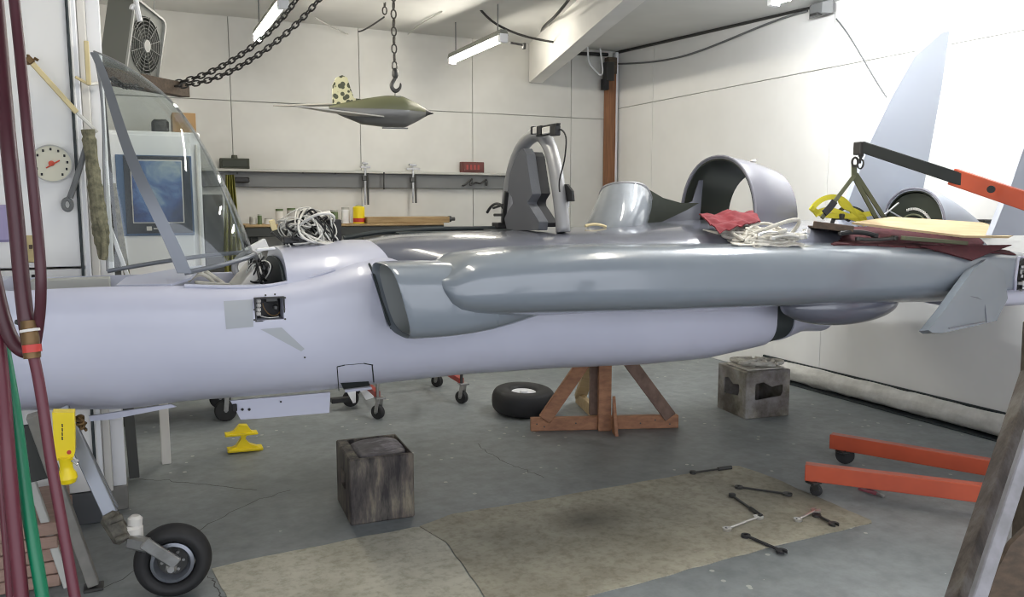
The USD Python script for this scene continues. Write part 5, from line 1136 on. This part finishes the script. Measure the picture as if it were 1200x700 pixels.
obj('rope', tube(smooth_path([onY(x, y, 4.10) for x, y in ((103, 152), (108, 190), (113, 230), (118, 270), (121, 304))], 40), np.interp(np.arange(40), [0, 8, 30, 39], [0.03, 0.026, 0.038, 0.02]) + rng.normal(0, 0.002, 40), 10), 'moss_rope', mr_)
obj('tail', tube(smooth_path([onY(x, y, 4.06) for x, y in ((116, 255), (122, 285), (122, 305))], 12), 0.012, 8), 'moss_rope', mr_)
dk = thing('leaning_boards', 'dark and pale boards leaning behind the mottled rope', 'boards', onY(138, 320, 4.75))
lb_ = onY(140, 330, 4.75); obj('board', bar(onY(116, 100, 4.75), V(lb_[0] + 0.02, 4.72, 0.03), 0.05, 0.10, up=(0, 1, 0)), 'dark_cabinet', dk)
obj('board', bar(onY(132, 215, 4.72), onY(150, 330, 4.72), 0.03, 0.05, up=(0, 1, 0)), 'moss_rope', dk)
obj('board', bar(onY(122, 248, 4.55), onY(152, 330, 4.55), 0.02, 0.035, up=(0, 1, 0)), 'white_paint', dk)
# yellow load lever by the nose leg
ld = thing('load_lever', 'yellow hoist unit hanging beside the nose leg', 'hoist', onY(74, 490, 3.18))
obj('body', ext_world([onY(x, y, 3.2) for x, y in ((61, 484), (87, 484), (88, 530), (85, 540), (64, 540), (63, 520))], (0, 1, 0), 0.06), 'yellow', ld)
obj('knob', lathe([(0.024, 0), (0.021, 0.03), (0.022, 0.045), (0.031, 0.06), (0.034, 0.075), (0.028, 0.092), (0.012, 0.1)], onY(77, 536, 3.2), (0, 0.02, -1), 24), 'yellow', ld)
for y in (499, 504, 509, 514): obj('mark', bx(onY(73, y, 3.138), (0.004, 0.003, 0.012), bev=0.0005), 'soft_black', ld)
obj('bolt', lathe([(0.007, 0), (0.007, 0.006)], onY(81, 530, 3.14), (0, -1, 0), 12), 'red_tape', ld)
obj('lever', [rod(onY(84, 540, 3.15), onY(91, 545, 3.14), 0.004), rod(onY(86, 537, 3.15), onY(92, 541, 3.14), 0.004)], 'bright_steel', ld)
one('cable_knot', [tube(smooth_path([onY(86 + rnd.uniform(0, 15), 488 + rnd.uniform(0, 17), 3.4 + rnd.uniform(-0.02, 0.02)) for _ in range(5)], 24), 0.006, 6) for _ in range(6)], 'brass', 'brown knot of fittings at the top of the nose leg', 'fitting')
# grey A-frame trestle and lumber in the left corner
an = thing('trestle', 'grey wooden trestle leg standing by the red hose', 'trestle', fl(108, 690))
ft = fl(110, 690)
obj('leg', bar(V(ft[0], ft[1], 0.02), onY(38, 486, 3.36), 0.04, 0.05, up=(0, 1, 0)), 'leg_grey', an)
obj('foot_pad', bx((ft[0], ft[1], 0.006), (0.07, 0.07, 0.012)), 'dark_steel', an)
obj('leg', bar(onY(30, 545, 3.6), fl(80, 688), 0.03, 0.03, up=(0, 1, 0)), 'rail_light', an)
obj('panel', ext_world([onY(x, y, 3.42) for x, y in ((26, 500), (38, 498), (60, 560), (36, 566))], (0, 1, 0), 0.02), 'bench_dark', an)
lm = fl(52, 668)
for k in range(5):
    p = thing('lumber', f'pinkish board in the lumber pile by the trestle, {["lowest", "second from the floor", "middle of the pile", "second from the top", "topmost"][k]}', 'board', (lm[0], lm[1] + 0.05, 0.01 + k * 0.052), 'boards piled by the trestle')
    obj('board', bx((lm[0] - 0.03 - 0.02 * rnd.random(), lm[1] + 0.06, 0.026 + k * 0.052), (0.26, 0.5, 0.048), rz=rnd.uniform(-0.06, 0.06)), 'pink_wood', p)
# hanging hoses close to the camera
DZ = 1.35
def hose(name, pts, r, m_, label, d=DZ, n=70):
    return one(name, tube(smooth_path([dep(x, y, d + dd) for x, y, dd in pts], n), r, 14), m_, label, 'hose', smooth=True)
hose('hose', [(-8, -30, 0.05), (2, 80, 0.03), (11, 180, 0.0), (20, 270, 0.0), (27, 345, 0.0), (34, 398, 0.0)], 0.0125, 'hose_maroon', 'thick maroon air hose hanging straight into the brass coupling')
hose('hose', [(13, -30, 0.0), (20, 30, 0.0), (32, 150, -0.02), (43, 260, -0.02), (48, 330, -0.02), (46, 375, 0.0), (40, 412, 0.01)], 0.0085, 'hose_maroon', 'thinner maroon air hose curving into the coupling')
hose('hose', [(-14, 300, 0.02), (-3, 345, 0.02), (8, 385, 0.02), (22, 408, 0.02), (36, 413, 0.02)], 0.0120, 'hose_maroon', 'maroon hose loop entering the coupling from the picture edge')
hose('hose', [(38, 412, 0.0), (46, 450, 0.0), (58, 530, 0.0), (72, 610, 0.0), (86, 690, 0.0), (96, 745, 0.0)], 0.0088, 'hose_red', 'red hose hanging down from the coupling past the yellow hoist unit')
hose('hose', [(-4, 360, 0.06), (6, 420, 0.05), (18, 490, 0.04), (30, 580, 0.03), (43, 660, 0.02), (56, 740, 0.02)], 0.0105, 'hose_green', 'green garden hose hanging beside the red hoses')
hose('hose', [(-6, 380, 0.02), (2, 440, 0.02), (9, 530, 0.0), (17, 620, 0.0), (25, 700, 0.0), (30, 750, 0.0)], 0.0115, 'hose_red', 'thick red hose hanging left of the green hose')
hose('hose', [(-2, 520, 0.1), (4, 600, 0.1), (10, 680, 0.1), (14, 740, 0.1)], 0.006, 'hose_red', 'thinnest red hose at the very edge of the picture')
cpl = thing('hose_coupling', 'brass hose coupling wrapped with red tape', 'coupling', dep(36, 400, DZ - 0.01))
obj('body', tube([dep(x, y, DZ - 0.006) for x, y in ((33, 376), (35, 395), (38, 420))], [0.012, 0.014, 0.013], 12), 'brass', cpl)
obj('ring', tube([dep(x, y, DZ - 0.008) for x, y in ((34.5, 386), (35, 389))], 0.0155, 12), 'paper', cpl)
obj('tape', tube([dep(x, y, DZ - 0.012) for x, y in ((37, 404), (38, 413))], 0.0145, 12), 'red_tape', cpl)
obj('lever', bar(dep(18, 377, DZ), dep(30, 380, DZ), 0.008, 0.008), 'dark_steel', cpl)
one('bin', lathe([(0.07, 0), (0.085, 0.3), (0.09, 0.3), (0.09, 0.31)], V(*dep(-24, 700, 1.5)[:2], 0.0) + V(0, 0, 0.36), n=32), 'navy', 'navy blue canister at the bottom left picture edge', 'canister')
# weathered timber frame close on the right
tf = thing('braced_timber', 'weathered braced timbers standing at the right picture edge', 'timber', V(*dep(1215, 690, 1.9)[:2], 0))
obj('post', bar(dep(1222, 378, 2.5), dep(1200, 800, 2.5), 0.07, 0.09, up=CF), 'dark_wood', tf)
obj('brace', bar(dep(1216, 440, 2.2), dep(1118, 740, 1.95), 0.07, 0.05, up=CF), 'post_weathered', tf)
obj('brace_face', bar(dep(1228, 450, 2.12), dep(1133, 740, 1.88), 0.036, 0.02, up=CF), 'brace_paint', tf, label='pale painted face of the brace')
obj('gusset', ext_world([dep(1152, 700, 2.3), dep(1185, 638, 2.3), dep(1225, 600, 2.3), dep(1240, 760, 2.3), dep(1140, 740, 2.3)], CF, 0.02), 'brown_wood', tf)
obj('rail', bar(dep(1145, 690, 2.4), dep(1260, 690, 2.4), 0.04, 0.07), 'dark_wood', tf)
# ================================================================== LAMPS
def fixture(name, label, X, Y0, Y1, z, m_='tube_light', group=None):
    t = thing(name, label, 'ceiling lamp', (X, (Y0 + Y1) / 2, z), group)
    ym, L = (Y0 + Y1) / 2, Y1 - Y0
    body = ext([(-0.04, 0.0), (0.04, 0.0), (0.028, 0.045), (-0.028, 0.045)], L, frame((X, Y0, z), (1, 0, 0), (0, 0, 1)))
    if abs(body.bounds[0][1] - Y0) > 0.05: body.apply_translation((0, Y0 - body.bounds[0][1], 0))
    obj('housing', body, 'fan_grey', t, smooth=False)
    obj('tube', rod((X - 0.01, Y0 + 0.04, z - 0.03), (X - 0.01, Y1 - 0.04, z - 0.03), 0.022), m_, t)
    for y in (Y0 + 0.02, Y1 - 0.02): obj('socket', bx((X, y, z - 0.02), (0.075, 0.045, 0.07)), 'white_paint', t)
    for y in (Y0 + 0.12, Y1 - 0.12): obj('hanger', rod((X, y, z + 0.045), (X, y, ceil_z(y) + 0.01), 0.006, 8), 'rail_grey', t)
    return t
fixture('fluorescent_lamp', 'single-tube fluorescent lamp hung above the draped chains', 1.0, 5.80, 7.06, 2.86)
fixture('fluorescent_lamp', 'single-tube fluorescent lamp hung left of the white beam', 2.8, 6.16, 7.36, 2.85)
fixture('fluorescent_lamp', 'brightest fluorescent lamp, close to the tail-side wall', 3.95, 3.15, 4.36, 2.86, 'tube_light_bright')
fixture('fluorescent_lamp', 'fluorescent lamp out of view over the cockpit', 1.0, 2.6, 3.8, 2.86)
fixture('fluorescent_lamp', 'fluorescent lamp out of view over the nacelle', 2.8, 2.6, 3.8, 2.86)
